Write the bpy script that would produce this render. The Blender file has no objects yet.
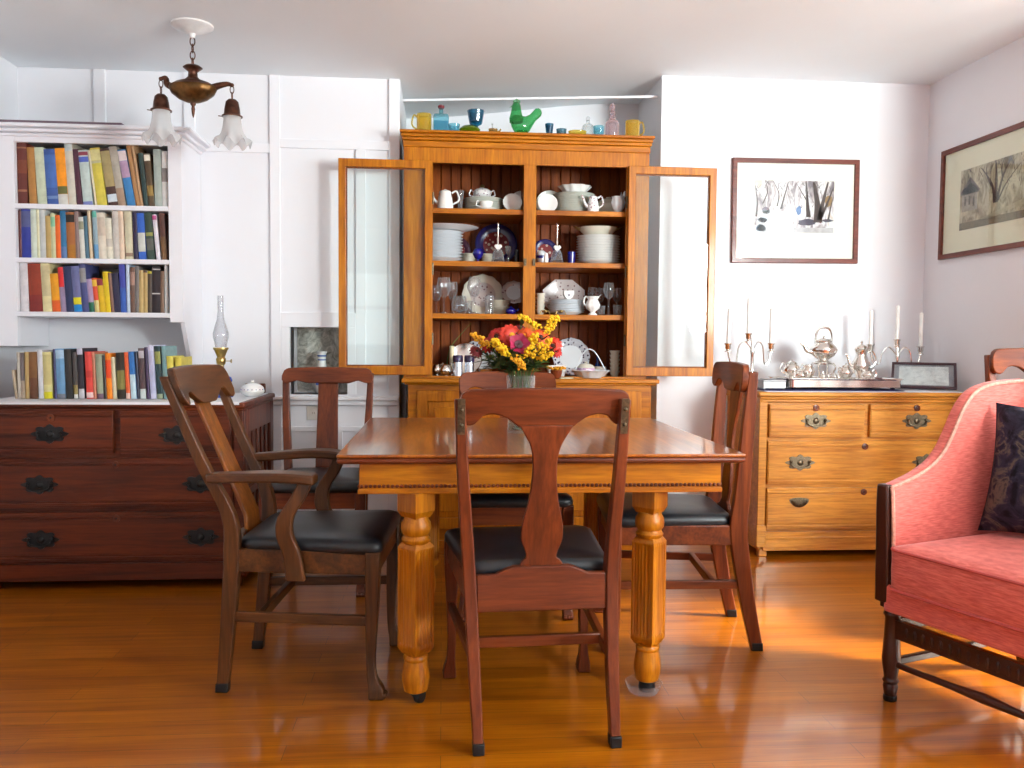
import bpy, bmesh, math, random
from mathutils import Vector, Matrix
R = math.radians
random.seed(7)
SC = bpy.context.scene
COL = SC.collection
# ------------------------------------------------------------------ camera
F_PX, YAW, PITCH, ROLL, EYE = 850.0, R(4.7), R(3.0), R(0.48), 1.08
_cy, _sy, _cp, _sp = math.cos(YAW), math.sin(YAW), math.cos(PITCH), math.sin(PITCH)
AX_F = Vector((_sy*_cp, _cy*_cp, -_sp))
AX_R0 = Vector((_cy, -_sy, 0.0))
AX_D0 = AX_F.cross(AX_R0)
AX_R = AX_R0*math.cos(ROLL) - AX_D0*math.sin(ROLL)
AX_D = AX_R0*math.sin(ROLL) + AX_D0*math.cos(ROLL)
cam = bpy.data.cameras.new('camera'); cam_o = bpy.data.objects.new('camera', cam); COL.objects.link(cam_o)
cam.sensor_fit = 'HORIZONTAL'; cam.sensor_width = 36.0; cam.lens = F_PX/1024*36.0; cam.clip_start = .02
m = Matrix.Identity(4)
for i in range(3):
    m[i][0] = AX_R[i]; m[i][1] = -AX_D[i]; m[i][2] = -AX_F[i]
m[2][3] = EYE
cam_o.matrix_world = m
SC.camera = cam_o

def at(x, y, Y):
    """world point seen at photo position x, y at depth Y of the room"""
    d = AX_R*((x-512)/F_PX) + AX_D*((y-384)/F_PX) + AX_F
    k = Y/d.y
    return Vector((d.x*k, Y, EYE + d.z*k))

# ------------------------------------------------------------------ materials
def lin(c):
    def f(v):
        v /= 255.0
        return v/12.92 if v <= .04045 else ((v+.055)/1.055)**2.4
    return (f(c[0]), f(c[1]), f(c[2]), 1.0)
_M = {}
def newmat(name):
    mt = bpy.data.materials.new(name); mt.use_nodes = True
    nt = mt.node_tree; nt.nodes.clear()
    out = nt.nodes.new('ShaderNodeOutputMaterial')
    return mt, nt, out
def pbsdf(nt, out, rough=.5, metal=0, spec=.5, coat=0, coat_rough=.1):
    b = nt.nodes.new('ShaderNodeBsdfPrincipled')
    b.inputs['Roughness'].default_value = rough
    b.inputs['Metallic'].default_value = metal
    b.inputs['Specular IOR Level'].default_value = spec
    b.inputs['Coat Weight'].default_value = coat
    b.inputs['Coat Roughness'].default_value = coat_rough
    nt.links.new(b.outputs[0], out.inputs[0])
    return b
def objcoord(nt, scale=(1,1,1), rot=(0,0,0)):
    tc = nt.nodes.new('ShaderNodeTexCoord'); mp = nt.nodes.new('ShaderNodeMapping')
    mp.inputs['Scale'].default_value = scale; mp.inputs['Rotation'].default_value = rot
    nt.links.new(tc.outputs['Object'], mp.inputs['Vector'])
    return mp.outputs['Vector']
def noise(nt, vec, scale=5, detail=4, rough=.5, dist=0):
    n = nt.nodes.new('ShaderNodeTexNoise')
    n.inputs['Scale'].default_value = scale; n.inputs['Detail'].default_value = detail
    n.inputs['Roughness'].default_value = rough; n.inputs['Distortion'].default_value = dist
    nt.links.new(vec, n.inputs['Vector']); return n
def ramp(nt, fac, stops):
    r = nt.nodes.new('ShaderNodeValToRGB'); e = r.color_ramp.elements
    while len(e) < len(stops): e.new(.5)
    for k, (p, c) in enumerate(stops): e[k].position = p; e[k].color = c
    nt.links.new(fac, r.inputs['Fac']); return r
def mixcol(nt, fac, a, b, mode='MIX'):
    n = nt.nodes.new('ShaderNodeMix'); n.data_type = 'RGBA'; n.blend_type = mode
    if isinstance(fac, (int, float)): n.inputs[0].default_value = fac
    else: nt.links.new(fac, n.inputs[0])
    for idx, v in ((6, a), (7, b)):
        if isinstance(v, tuple): n.inputs[idx].default_value = v
        else: nt.links.new(v, n.inputs[idx])
    return n.outputs[2]
def bump(nt, b, h, strength=.2, dist=.002):
    n = nt.nodes.new('ShaderNodeBump'); n.inputs['Strength'].default_value = strength; n.inputs['Distance'].default_value = dist
    nt.links.new(h, n.inputs['Height']); nt.links.new(n.outputs[0], b.inputs['Normal'])
def plain(name, c, rough=.5, metal=0, spec=.5, coat=0, var=.08, vs=18):
    k = ('plain', name)
    if k in _M: return _M[k]
    mt, nt, out = newmat(name)
    b = pbsdf(nt, out, rough, metal, spec, coat)
    n = noise(nt, objcoord(nt), vs, 3)
    c1 = lin(c); d = tuple(v*(1-var*2) for v in c1[:3])+(1,)
    r = ramp(nt, n.outputs[0], [(.3, d), (.65, c1)])
    nt.links.new(r.outputs[0], b.inputs['Base Color'])
    _M[k] = mt; return mt
def wood(name, light, dark, axis='Z', rough=.35, coat=.3, grain=1.0, coat_rough=.12):
    k = ('wood', name, axis)
    if k in _M: return _M[k]
    mt, nt, out = newmat(name+'_grain_'+axis.lower())
    b = pbsdf(nt, out, rough, 0, .28, coat, coat_rough)
    lo, hi = 1.6*grain, 22*grain
    sc = {'X': (lo, hi, hi), 'Y': (hi, lo, hi), 'Z': (hi, hi, lo)}[axis]
    v = objcoord(nt, sc)
    n1 = noise(nt, v, 1.0, 5, .6, .6)
    n2 = noise(nt, v, 5.0, 3, .6)
    n3 = noise(nt, objcoord(nt), 3.0, 2)
    l, d = lin(light), lin(dark)
    r1 = ramp(nt, n1.outputs[0], [(.30, d), (.52, tuple(.55*l[i]+.45*d[i] for i in range(3))+(1,)), (.72, l)])
    r2 = ramp(nt, n2.outputs[0], [(.35, (.72, .68, .62, 1)), (.6, (1, 1, 1, 1))])
    r3 = ramp(nt, n3.outputs[0], [(.3, (.82, .8, .78, 1)), (.7, (1.0, 1.0, 1.0, 1))])
    c = mixcol(nt, 1.0, r1.outputs[0], r2.outputs[0], 'MULTIPLY')
    c = mixcol(nt, 1.0, c, r3.outputs[0], 'MULTIPLY')
    nt.links.new(c, b.inputs['Base Color'])
    bump(nt, b, n2.outputs[0], .12, .001)
    _M[k] = mt; return mt
def glass(name, tint=(1, 1, 1), edge=.35, body=0.0, gloss=1.0, minf=.06, bcol=None):
    k = ('glass', name)
    if k in _M: return _M[k]
    mt, nt, out = newmat(name)
    tr = nt.nodes.new('ShaderNodeBsdfTransparent'); tr.inputs[0].default_value = (*tint, 1)
    gl = nt.nodes.new('ShaderNodeBsdfGlossy'); gl.inputs[0].default_value = (gloss, gloss, gloss, 1); gl.inputs['Roughness'].default_value = .03
    fr = nt.nodes.new('ShaderNodeFresnel'); fr.inputs[0].default_value = 1.5
    base = tr.outputs[0]
    if body > 0:
        df = nt.nodes.new('ShaderNodeBsdfTranslucent'); df.inputs[0].default_value = (*(bcol or tint), 1)
        d2 = nt.nodes.new('ShaderNodeBsdfDiffuse'); d2.inputs[0].default_value = (*(bcol or tint), 1)
        a = nt.nodes.new('ShaderNodeMixShader'); a.inputs[0].default_value = .5
        nt.links.new(df.outputs[0], a.inputs[1]); nt.links.new(d2.outputs[0], a.inputs[2])
        mx = nt.nodes.new('ShaderNodeMixShader')
        lw = nt.nodes.new('ShaderNodeLayerWeight'); lw.inputs[0].default_value = .35
        mr = nt.nodes.new('ShaderNodeMapRange'); mr.inputs[3].default_value = body; mr.inputs[4].default_value = min(1, body+edge)
        nt.links.new(lw.outputs['Facing'], mr.inputs[0]); nt.links.new(mr.outputs[0], mx.inputs[0])
        nt.links.new(base, mx.inputs[1]); nt.links.new(a.outputs[0], mx.inputs[2]); base = mx.outputs[0]
    m2 = nt.nodes.new('ShaderNodeMixShader')
    ge = nt.nodes.new('ShaderNodeNewGeometry')      # outer faces mirror, inner faces only let light through
    mm = nt.nodes.new('ShaderNodeMath'); mm.operation = 'SUBTRACT'; mm.use_clamp = True
    nt.links.new(fr.outputs[0], mm.inputs[0]); nt.links.new(ge.outputs['Backfacing'], mm.inputs[1])
    nt.links.new(mm.outputs[0], m2.inputs[0]); nt.links.new(base, m2.inputs[1]); nt.links.new(gl.outputs[0], m2.inputs[2])
    nt.links.new(m2.outputs[0], out.inputs[0])
    _M[k] = mt; return mt

# ------------------------------------------------------------------ mesh builder
def catmull(pts, n=6):
    out = []
    P = [pts[0]]+list(pts)+[pts[-1]]
    for i in range(1, len(P)-2):
        for k in range(n):
            t = k/n
            out.append(tuple(.5*((2*b)+(-a+c)*t+(2*a-5*b+4*c-d)*t*t+(-a+3*b-3*c+d)*t**3)
                             for a, b, c, d in zip(P[i-1], P[i], P[i+1], P[i+2])))
    out.append(tuple(pts[-1])); return out
class MB:
    def __init__(s): s.bm = bmesh.new(); s.mats = []; s.mi = 0
    def m(s, mat):
        if mat not in s.mats: s.mats.append(mat)
        s.mi = s.mats.index(mat); return s
    def face(s, vs):
        try: f = s.bm.faces.new(vs)
        except ValueError: return None
        f.material_index = s.mi; return f
    def vs(s, pts, M=None):
        return [s.bm.verts.new((M @ Vector(p)) if M else Vector(p)) for p in pts]
    def loft(s, loops, cap0=True, cap1=True, closed=True, M=None, wrap=False):
        L = [s.vs(l, M) for l in loops]; n = len(L[0])
        pairs = list(zip(L, L[1:]))
        if wrap: pairs.append((L[-1], L[0])); cap0 = cap1 = False
        for a, b in pairs:
            for i in range(n if closed else n-1):
                j = (i+1) % n; s.face((a[i], a[j], b[j], b[i]))
        if closed and cap0: s.face(L[0][::-1])
        if closed and cap1: s.face(L[-1])
        return s
    def box(s, x0, x1, y0, y1, z0, z1, M=None):
        return s.loft([[(x0, y0, z), (x1, y0, z), (x1, y1, z), (x0, y1, z)] for z in (z0, z1)], M=M)
    def beam(s, p0, p1, w, h, up=(0, 0, 1)):
        p0, p1 = Vector(p0), Vector(p1); d = (p1-p0).normalized(); u = Vector(up)
        sd = d.cross(u).normalized(); u2 = sd.cross(d)
        c = [sd*a*w/2+u2*b*h/2 for a, b in ((-1, -1), (1, -1), (1, 1), (-1, 1))]
        return s.loft([[p+q for q in c] for p in (p0, p1)])
    def bars(s, pts, M=None):           # stacked level rectangles (x, y, z, sx, sy)
        return s.loft([[(x-a/2, y-b/2, z), (x+a/2, y-b/2, z), (x+a/2, y+b/2, z), (x-a/2, y+b/2, z)] for x, y, z, a, b in pts], M=M)
    def lathe(s, prof, seg=24, M=None, c=(0, 0, 0), flute=None):
        loops = []
        for r, z in prof:
            r = max(r, .0002)
            loops.append([(c[0]+r*(flute(i/seg, z) if flute else 1)*math.cos(2*math.pi*i/seg),
                           c[1]+r*(flute(i/seg, z) if flute else 1)*math.sin(2*math.pi*i/seg), c[2]+z) for i in range(seg)])
        return s.loft(loops, M=M)
    def tube(s, pts, r, seg=8, closed=False, M=None, flat=1.0):
        P = [Vector(p) for p in pts]; n = len(P)
        rr = r if isinstance(r, (list, tuple)) else [r]*n
        T = []
        for i in range(n):
            a = P[(i-1) % n] if (closed or i > 0) else P[i]; b = P[(i+1) % n] if (closed or i < n-1) else P[i]
            T.append((b-a).normalized())
        u = T[0].orthogonal().normalized()
        loops = []
        for i in range(n):
            u = (u-T[i]*u.dot(T[i])).normalized(); v = T[i].cross(u)
            loops.append([P[i]+(u*math.cos(2*math.pi*k/seg)*flat+v*math.sin(2*math.pi*k/seg))*rr[i] for k in range(seg)])
        return s.loft(loops, M=M, wrap=closed)
    def ball(s, c, r, seg=14, rings=8, sc=(1, 1, 1), M=None):
        loops = []
        for i in range(rings+1):
            t = math.pi*i/rings; q = max(math.sin(t), .004)
            loops.append([(c[0]+r*sc[0]*q*math.cos(2*math.pi*k/seg), c[1]+r*sc[1]*q*math.sin(2*math.pi*k/seg), c[2]-r*sc[2]*math.cos(t)) for k in range(seg)])
        return s.loft(loops, M=M)
    def prism(s, poly, y0, y1, M=None):  # polygon in x, z pushed along y
        return s.loft([[(x, y, z) for x, z in poly] for y in (y0, y1)], M=M)
    def prism_z(s, poly, z0, z1, M=None):
        return s.loft([[(x, y, z) for x, y in poly] for z in (z0, z1)], M=M)
    def ring(s, outer, inner, y0, y1, M=None):  # frame between two rectangles (x0, x1, z0, z1)
        def l(q, y): return [(q[0], y, q[2]), (q[1], y, q[2]), (q[1], y, q[3]), (q[0], y, q[3])]
        return s.loft([l(outer, y0), l(outer, y1), l(inner, y1), l(inner, y0)], M=M, wrap=True)
    def build(s, name, mat=None, parent=None, bevel=0, loc=None, rot=None, smooth=38, sub=0, solid=0):
        if mat is not None and not s.mats: s.mats = [mat]
        bmesh.ops.recalc_face_normals(s.bm, faces=s.bm.faces[:])
        me = bpy.data.meshes.new(name); s.bm.to_mesh(me); s.bm.free()
        for q in s.mats: me.materials.append(q)
        if smooth:
            me.shade_smooth(); me.set_sharp_from_angle(angle=R(smooth))
        o = bpy.data.objects.new(name, me); COL.objects.link(o)
        if parent: o.parent = parent
        if loc is not None: o.location = loc
        if rot is not None: o.rotation_euler = rot
        if solid:
            q = o.modifiers.new('solid', 'SOLIDIFY'); q.thickness = solid
        if bevel:
            q = o.modifiers.new('bevel', 'BEVEL'); q.width = bevel; q.segments = 2; q.limit_method = 'ANGLE'; q.angle_limit = R(40)
        if sub:
            q = o.modifiers.new('sub', 'SUBSURF'); q.levels = sub; q.render_levels = sub
        return o
def tag(o, label, cat, group=None):
    o['label'] = label; o['category'] = cat
    if group: o['group'] = group
    return o
def thing(name, label, cat, loc=(0, 0, 0), rz=0, group=None, scale=None):
    o = bpy.data.objects.new(name, None); COL.objects.link(o); o.empty_display_size = .05
    o.location = loc; o.rotation_euler = (0, 0, rz)
    if scale: o.scale = (scale,)*3
    return tag(o, label, cat, group)
def struct(o, kind='structure'):
    o['kind'] = kind; return o
def dup(root, loc, rz=None, label=None, group=None):
    r = root.copy(); COL.objects.link(r); r.location = loc
    if rz is not None: r.rotation_euler = (root.rotation_euler[0], root.rotation_euler[1], rz)
    if label: r['label'] = label
    if group: r['group'] = group
    for ch in list(root.children):
        c = ch.copy(); COL.objects.link(c); c.parent = r
        for g in list(ch.children):
            d = g.copy(); COL.objects.link(d); d.parent = c
    return r

# ------------------------------------------------------------------ palette
WALL = plain('wall_paint', (236, 236, 241), .55, var=.012, vs=2)
CEIL = plain('ceiling_paint', (240, 246, 250), .75, var=.01, vs=2)
TRIM = plain('trim_paint', (238, 238, 243), .42, var=.012, vs=2)
SHELFW = plain('bookcase_paint', (236, 234, 240), .45, var=.02, vs=3)
def oak(ax): return wood('golden_oak', (214, 132, 18), (168, 86, 6), ax, .4, .15)
def cabw(ax): return wood('cabinet_oak', (208, 130, 14), (162, 86, 5), ax, .4, .15)
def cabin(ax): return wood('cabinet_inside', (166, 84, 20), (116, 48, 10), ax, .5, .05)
def tabw(ax): return wood('table_oak', (190, 108, 18), (136, 62, 6), ax, .28, .9, coat_rough=.10)
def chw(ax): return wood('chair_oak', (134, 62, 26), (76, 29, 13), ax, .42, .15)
def chd(ax): return wood('old_chair_oak', (112, 66, 28), (56, 30, 14), ax, .45, .12)
def chr_(ax): return wood('red_chair_oak', (142, 68, 28), (80, 30, 13), ax, .42, .15)
def drk(ax): return wood('mahogany', (122, 50, 14), (66, 22, 6), ax, .45, .08)
def lgt(ax): return wood('honey_oak', (226, 158, 62), (188, 114, 30), ax, .38, .2)
def dkw(ax): return wood('dark_walnut', (76, 34, 22), (36, 14, 10), ax, .35, .4)
def amb(ax): return wood('lit_amber_oak', (164, 96, 30), (106, 54, 14), ax, .4, .15)  # the light on the armchair splat is put into this lighter oak
def gapw(ax): return wood('shadowed_oak', (124, 74, 26), (86, 46, 14), ax, .6, 0)  # rails coloured darker so the drawer gaps read as shade
def frw(ax): return wood('frame_wood', (138, 66, 50), (92, 38, 28), ax, .4, .2, 2)
LEATHER = plain('black_leather', (26, 28, 34), .38, spec=.5, var=.2, vs=60)
BLACK = plain('black_iron', (24, 22, 24), .45, metal=.3)
BRASSD = plain('dark_bronze', (112, 98, 78), .4, metal=.85, var=.25, vs=120)
BRASS = plain('brass', (186, 160, 100), .28, metal=.95)
BRONZE = plain('aged_bronze', (104, 66, 50), .42, metal=.75, var=.3, vs=40)
BRONZEG = plain('gilt_bronze', (112, 78, 40), .38, metal=.8, var=.3, vs=40)
SILVER = plain('silver', (236, 232, 226), .16, metal=1.0, var=.05, vs=30)
PORC = plain('white_porcelain', (240, 240, 238), .18, spec=.6, var=.015, vs=10)
PORCG = plain('greyish_porcelain', (212, 214, 205), .2, spec=.6, var=.03, vs=10)
PORCC = plain('cream_porcelain', (222, 216, 200), .22, spec=.6, var=.03, vs=10)
PORCB = plain('bluish_porcelain', (224, 229, 234), .2, spec=.6, var=.03, vs=10)
COBALT = plain('cobalt_blue', (16, 18, 120), .12, spec=.7)
WAX = plain('white_wax', (246, 244, 240), .5)
PANE = glass('clear_pane', (.97, .985, .98))
DOORGLASS = glass('old_door_glass', (.95, .983, .978))
CRYST = glass('clear_crystal', (.93, .93, .94), edge=.4, body=.05, bcol=(.8, .82, .84))
def floral(name, base, spots, scale=60, thr=.62):
    k = ('floral', name)
    if k in _M: return _M[k]
    mt, nt, out = newmat(name); b = pbsdf(nt, out, .2, 0, .6)
    v = nt.nodes.new('ShaderNodeTexVoronoi'); v.inputs['Scale'].default_value = scale
    nt.links.new(objcoord(nt), v.inputs['Vector'])
    r = ramp(nt, v.outputs['Distance'], [(.0, lin(spots)), (thr*.5, lin(spots)), (thr*.62, lin(base))])
    nt.links.new(r.outputs[0], b.inputs['Base Color']); _M[k] = mt; return mt
FLORAL = floral('flowered_porcelain', (232, 230, 230), (150, 110, 130), 75, .5)
IMARI = floral('blue_red_porcelain', (120, 44, 48), (196, 178, 164), 42, .55)
ROSEP = floral('pink_grey_porcelain', (200, 188, 186), (120, 84, 92), 50, .42)

# floor planks
def floor_mat():
    mt, nt, out = newmat('honey_floorboards')
    b = pbsdf(nt, out, .34, 0, .4, .9, .11)
    v = objcoord(nt)
    br = nt.nodes.new('ShaderNodeTexBrick')
    br.offset = .37; br.offset_frequency = 2
    br.inputs['Color1'].default_value = (.25, .25, .25, 1); br.inputs['Color2'].default_value = (.8, .8, .8, 1); br.inputs['Mortar'].default_value = (0, 0, 0, 1)
    br.inputs['Scale'].default_value = 1.0; br.inputs['Mortar Size'].default_value = .0009; br.inputs['Brick Width'].default_value = 1.1
    br.inputs['Row Height'].default_value = .083; br.inputs['Bias'].default_value = 0.0
    nt.links.new(v, br.inputs['Vector'])
    n1 = noise(nt, objcoord(nt, (1.3, 20, 1)), 1.0, 6, .62, .8)
    n2 = noise(nt, objcoord(nt, (6, 130, 1)), 1.0, 3)
    r1 = ramp(nt, n1.outputs[0], [(.3, lin((144, 72, 2))), (.7, lin((198, 116, 8)))])
    rb = ramp(nt, br.outputs['Color'], [(.1, (.70, .64, .58, 1)), (.9, (1.0, 1.0, 1.0, 1))])
    r2 = ramp(nt, n2.outputs[0], [(.35, (.86, .82, .78, 1)), (.6, (1, 1, 1, 1))])
    c = mixcol(nt, 1, r1.outputs[0], rb.outputs[0], 'MULTIPLY'); c = mixcol(nt, 1, c, r2.outputs[0], 'MULTIPLY')
    c = mixcol(nt, br.outputs['Fac'], c, (.09, .035, .012, 1))
    nt.links.new(c, b.inputs['Base Color'])
    n4 = noise(nt, objcoord(nt, (2, 9, 1)), 1.0, 2)
    bump(nt, b, n4.outputs[0], .10, .006)
    return mt

# ------------------------------------------------------------------ room shell
XL, XR, XRR, YL, YR, YA, YB = -2.08, 2.72, 4.3, 4.42, 4.64, 5.2, -1.8
AX0, AX1 = -.22, 1.19           # alcove between
WTOP = 2.62
def ceil_z(x):
    t = min(1, max(0, (x+.35)/1.55)); t = t*t*(3-2*t)
    return 2.392+.133*t
b = MB(); b.box(XL-.1, XRR+.1, YB-.1, YA+.1, -.06, 0)
struct(b.build('floor', floor_mat()))
b = MB(); nx = 60
XN, YN = 2.3, -.6            # the bay on the right is shallower
xs = sorted([XL-.1+(XRR-XL+.2)*i/nx for i in range(nx+1)]+[XN+.099, XN+.1])
yc0 = lambda x: YN-.1 if x > XN+.0995 else YB-.1
b.loft([[(x, yc0(x), ceil_z(x)), (x, YA+.1, ceil_z(x)), (x, YA+.1, 2.75), (x, yc0(x), 2.75)] for x in xs])
struct(b.build('ceiling', CEIL, smooth=30))
def wall_y(name, y0, y1, x0, x1, z0, z1, holes=()):   # wall slab with rectangular holes (x0, x1, z0, z1)
    b = MB()
    X = sorted({x0, x1, *[h[0] for h in holes], *[h[1] for h in holes]}); Z = sorted({z0, z1, *[h[2] for h in holes], *[h[3] for h in holes]})
    for i in range(len(X)-1):
        for j in range(len(Z)-1):
            cx, cz = (X[i]+X[i+1])/2, (Z[j]+Z[j+1])/2
            if any(h[0] < cx < h[1] and h[2] < cz < h[3] for h in holes): continue
            b.box(X[i], X[i+1], y0, y1, Z[j], Z[j+1])
    bmesh.ops.remove_doubles(b.bm, verts=b.bm.verts[:], dist=1e-5)
    return struct(b.build(name, WALL, smooth=0))
NICHE = (-.775, -.485, .79, 1.134)
wall_y('wall_back_left', YL, YL+.12, XL-.1, AX0, 0, WTOP, [NICHE])
wall_y('wall_back_right', YR, YR+.12, AX1, XR+.12, 0, WTOP)
wall_y('wall_alcove', YA, YA+.1, AX0-.12, AX1+.12, 0, WTOP)
b = MB(); b.box(AX0-.12, AX0, YL+.12, YA, 0, WTOP); struct(b.build('wall_alcove_left', WALL, smooth=0))
b = MB(); b.box(AX1, AX1+.12, YR+.12, YA, 0, WTOP); struct(b.build('wall_alcove_right', WALL, smooth=0))
b = MB(); b.box(XL-.1, XL, YB-.1, YL, 0, WTOP); struct(b.build('wall_left', WALL, smooth=0))
b = MB(); b.box(XR, XR+.12, 3.0, YR, 0, WTOP); struct(b.build('wall_right', WALL, smooth=0))
b = MB(); b.box(XR+.12, XRR, 3.0, 3.12, 0, WTOP); struct(b.build('wall_right_return', WALL, smooth=0))
WIN = [(2.85, 3.75, 1.0, 2.4, YN), (-1.75, -.35, .85, 2.05, YB)]
wall_y('wall_rear', YB-.1, YB, XL-.1, XN+.1, 0, WTOP, [w[:4] for w in WIN[1:]])
wall_y('wall_rear_bay', YN-.1, YN, XN, XRR+.1, 0, WTOP, [WIN[0][:4]])
b = MB(); b.box(XN, XN+.1, YB, YN-.1, 0, WTOP); struct(b.build('wall_rear_side', WALL, smooth=0))
SIDEWIN = (-.35, 1.0, .8, 2.1)
b = MB()
SUNWIN = (1.55, 2.78, 1.0, 2.3)  # unseen window, put in and sized so the sun reaches the floor
b.box(XRR, XRR+.1, YN, SIDEWIN[0], 0, WTOP); b.box(XRR, XRR+.1, SIDEWIN[1], SUNWIN[0], 0, WTOP); b.box(XRR, XRR+.1, SUNWIN[1], 3.12, 0, WTOP)
for w in (SIDEWIN, SUNWIN):
    b.box(XRR, XRR+.1, w[0], w[1], 0, w[2]); b.box(XRR, XRR+.1, w[0], w[1], w[3], WTOP)
struct(b.build('wall_far_right', WALL, smooth=0))
# windows behind the viewer: frame, sashes, glass
for n, (x0, x1, z0, z1, YW) in enumerate(WIN):
    b = MB().m(TRIM); b.ring((x0-.07, x1+.07, z0-.07, z1+.07), (x0, x1, z0, z1), YW, YW+.025)
    b.ring((x0, x1, z0, z1), (x0+.04, x1-.04, z0+.04, z1-.04), YW-.07, YW-.03)
    zc = (z0+z1)/2; b.box(x0+.04, x1-.04, YW-.07, YW-.03, zc-.02, zc+.02)
    w = struct(b.build('window_%d' % (n+1), smooth=0))
    b = MB(); b.box(x0+.04, x1-.04, YW-.055, YW-.05, z0+.04, z1-.04); struct(b.build('window_glass', PANE, w, smooth=0))
Mside = Matrix.Translation((XRR, 0, 0)) @ Matrix.Rotation(R(90), 4, 'Z')
b = MB().m(TRIM)
y0, y1, z0, z1 = SIDEWIN
b.ring((y0-.07, y1+.07, z0-.07, z1+.07), (y0, y1, z0, z1), 0, .025, M=Mside)
b.ring((y0, y1, z0, z1), (y0+.04, y1-.04, z0+.04, z1-.04), -.07, -.03, M=Mside)
b.box((y0+y1)/2-.04, (y0+y1)/2+.04, -.07, -.03, z0+.04, z1-.04, M=Mside)
w = struct(b.build('window_4', smooth=0))
b = MB(); b.box(y0+.04, y1-.04, -.055, -.05, z0+.04, z1-.04, M=Mside); struct(b.build('window_glass', PANE, w, smooth=0))
y0, y1, z0, z1 = SUNWIN
b = MB().m(TRIM); b.ring((y0-.07, y1+.07, z0-.07, z1+.07), (y0, y1, z0, z1), 0, .025, M=Mside); b.ring((y0, y1, z0, z1), (y0+.03, y1-.03, z0+.03, z1-.03), -.07, -.03, M=Mside)
w = struct(b.build('window_5', smooth=0))
b = MB(); b.box(y0+.03, y1-.03, -.055, -.05, z0+.03, z1-.03, M=Mside); struct(b.build('window_glass', PANE, w, smooth=0))
# panelled left wall: flat battens and rails, each its own trim
BT = .014
def batten(n, x0, x1, z0, z1, d=BT, y=YL):
    b = MB(); b.box(x0, x1, y-d, y, z0, z1); return struct(b.build('trim_%d' % n, TRIM, bevel=.002, smooth=0))
batten(1, -1.717, -1.660, 2.03, 2.392)
batten(2, -1.285, -1.232, 2.03, 2.392)
batten(3, -.868, -.818, .0, 2.392)
batten(4, -.275, AX0, .0, 2.392)
batten(5, -.818, -.275, 2.033, 2.078)
batten(6, -1.232, -.868, 2.005, 2.05)
batten(7, -.441, -.391, .86, 2.033)
batten(8, -.818, -.441, 1.134, 1.209)
batten(9, -.818, -.775, .79, 1.134)
batten(10, -.485, -.441, .79, 1.134)
b = MB(); b.box(-.86, AX0, YL-.05, YL, .762, .782); b.box(-.86, AX0, YL-.03, YL, .735, .762); struct(b.build('trim_11', TRIM, bevel=.005))
batten(12, -.818, -.275, .60, .625)
batten(13, -.56, -.51, .1, .60)
b = MB(); b.box(-.86, AX0, YL-.018, YL, 0, .1); struct(b.build('baseboard_left', TRIM, bevel=.003))
b = MB(); b.box(AX1, XR, YR-.018, YR, 0, .12); struct(b.build('baseboard_back', TRIM, bevel=.003))
b = MB(); b.box(XR-.018, XR, 3.0, YR-.018, 0, .12); struct(b.build('baseboard_right', TRIM, bevel=.003))
# ceiling strip inside the alcove
p, q = at(403, 100.5, 4.72), at(652, 96.5, 4.72)
b = MB(); b.beam((AX0, 4.72, p.z), (AX1, 4.72, q.z), .012, .012); struct(b.build('trim_14', TRIM))
# niche recess with papered back
def paper_mat():
    mt, nt, out = newmat('faded_leaf_paper'); b = pbsdf(nt, out, .8)
    n = noise(nt, objcoord(nt), 15, 4, .6, 2.5)
    r = ramp(nt, n.outputs[0], [(.35, lin((150, 148, 136))), (.5, lin((196, 194, 184))), (.62, lin((226, 223, 214)))])
    nt.links.new(r.outputs[0], b.inputs['Base Color']); return mt
x0, x1, z0, z1 = NICHE
b = MB().m(WALL)
b.box(x0-.02, x0, YL+.02, YL+.24, z0-.02, z1+.02); b.box(x1, x1+.02, YL+.02, YL+.24, z0-.02, z1+.02)
b.box(x0, x1, YL+.02, YL+.24, z1, z1+.02); b.box(x0, x1, YL+.005, YL+.24, z0-.02, z0)
b.m(paper_mat()); b.box(x0, x1, YL+.22, YL+.24, z0, z1)
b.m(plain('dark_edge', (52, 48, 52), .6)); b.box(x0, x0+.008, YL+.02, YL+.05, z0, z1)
struct(b.build('wall_niche', smooth=0))

# ------------------------------------------------------------------ lights: daylight through the windows
def area(name, loc, rot, sx, sy, power, col=(1, 1, 1)):
    l = bpy.data.lights.new(name, 'AREA'); l.shape = 'RECTANGLE'; l.size = sx; l.size_y = sy; l.energy = power; l.color = col
    o = bpy.data.objects.new(name, l); COL.objects.link(o); o.location = loc; o.rotation_euler = rot; return o
DAY = (.93, 1.0, .985)
PW = [520, 12]
for (x0, x1, z0, z1, YW), pw in zip(WIN, PW):
    area('daylight', ((x0+x1)/2, YW-.16, (z0+z1)/2), (R(132), 0, R(0)), x1-x0, z1-z0, pw, DAY)
area('daylight', (XRR+.16, (SIDEWIN[0]+SIDEWIN[1])/2, 1.45), (R(145), 0, R(90)), 1.35, 1.3, 230, DAY)
sl = bpy.data.lights.new('sun', 'SUN'); sl.energy = 26.0; sl.angle = R(8); sl.color = (1.0, .93, .8)
so = bpy.data.objects.new('sun', sl); COL.objects.link(so)
so.rotation_euler = Vector((-1.0, .24, -.63)).to_track_quat('-Z', 'Y').to_euler(); so.location = (7.5, 1.8, 4.5)
W = bpy.data.worlds.new('sky'); SC.world = W; W.use_nodes = True
bg = W.node_tree.nodes['Background']; bg.inputs[0].default_value = (.75, .85, .8, 1); bg.inputs[1].default_value = 1.2
SC.view_settings.view_transform = 'Standard'; SC.view_settings.look = 'None'
SC.view_settings.exposure = -0.15; SC.view_settings.gamma = 1.0; SC.view_settings.use_curve_mapping = False
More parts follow.
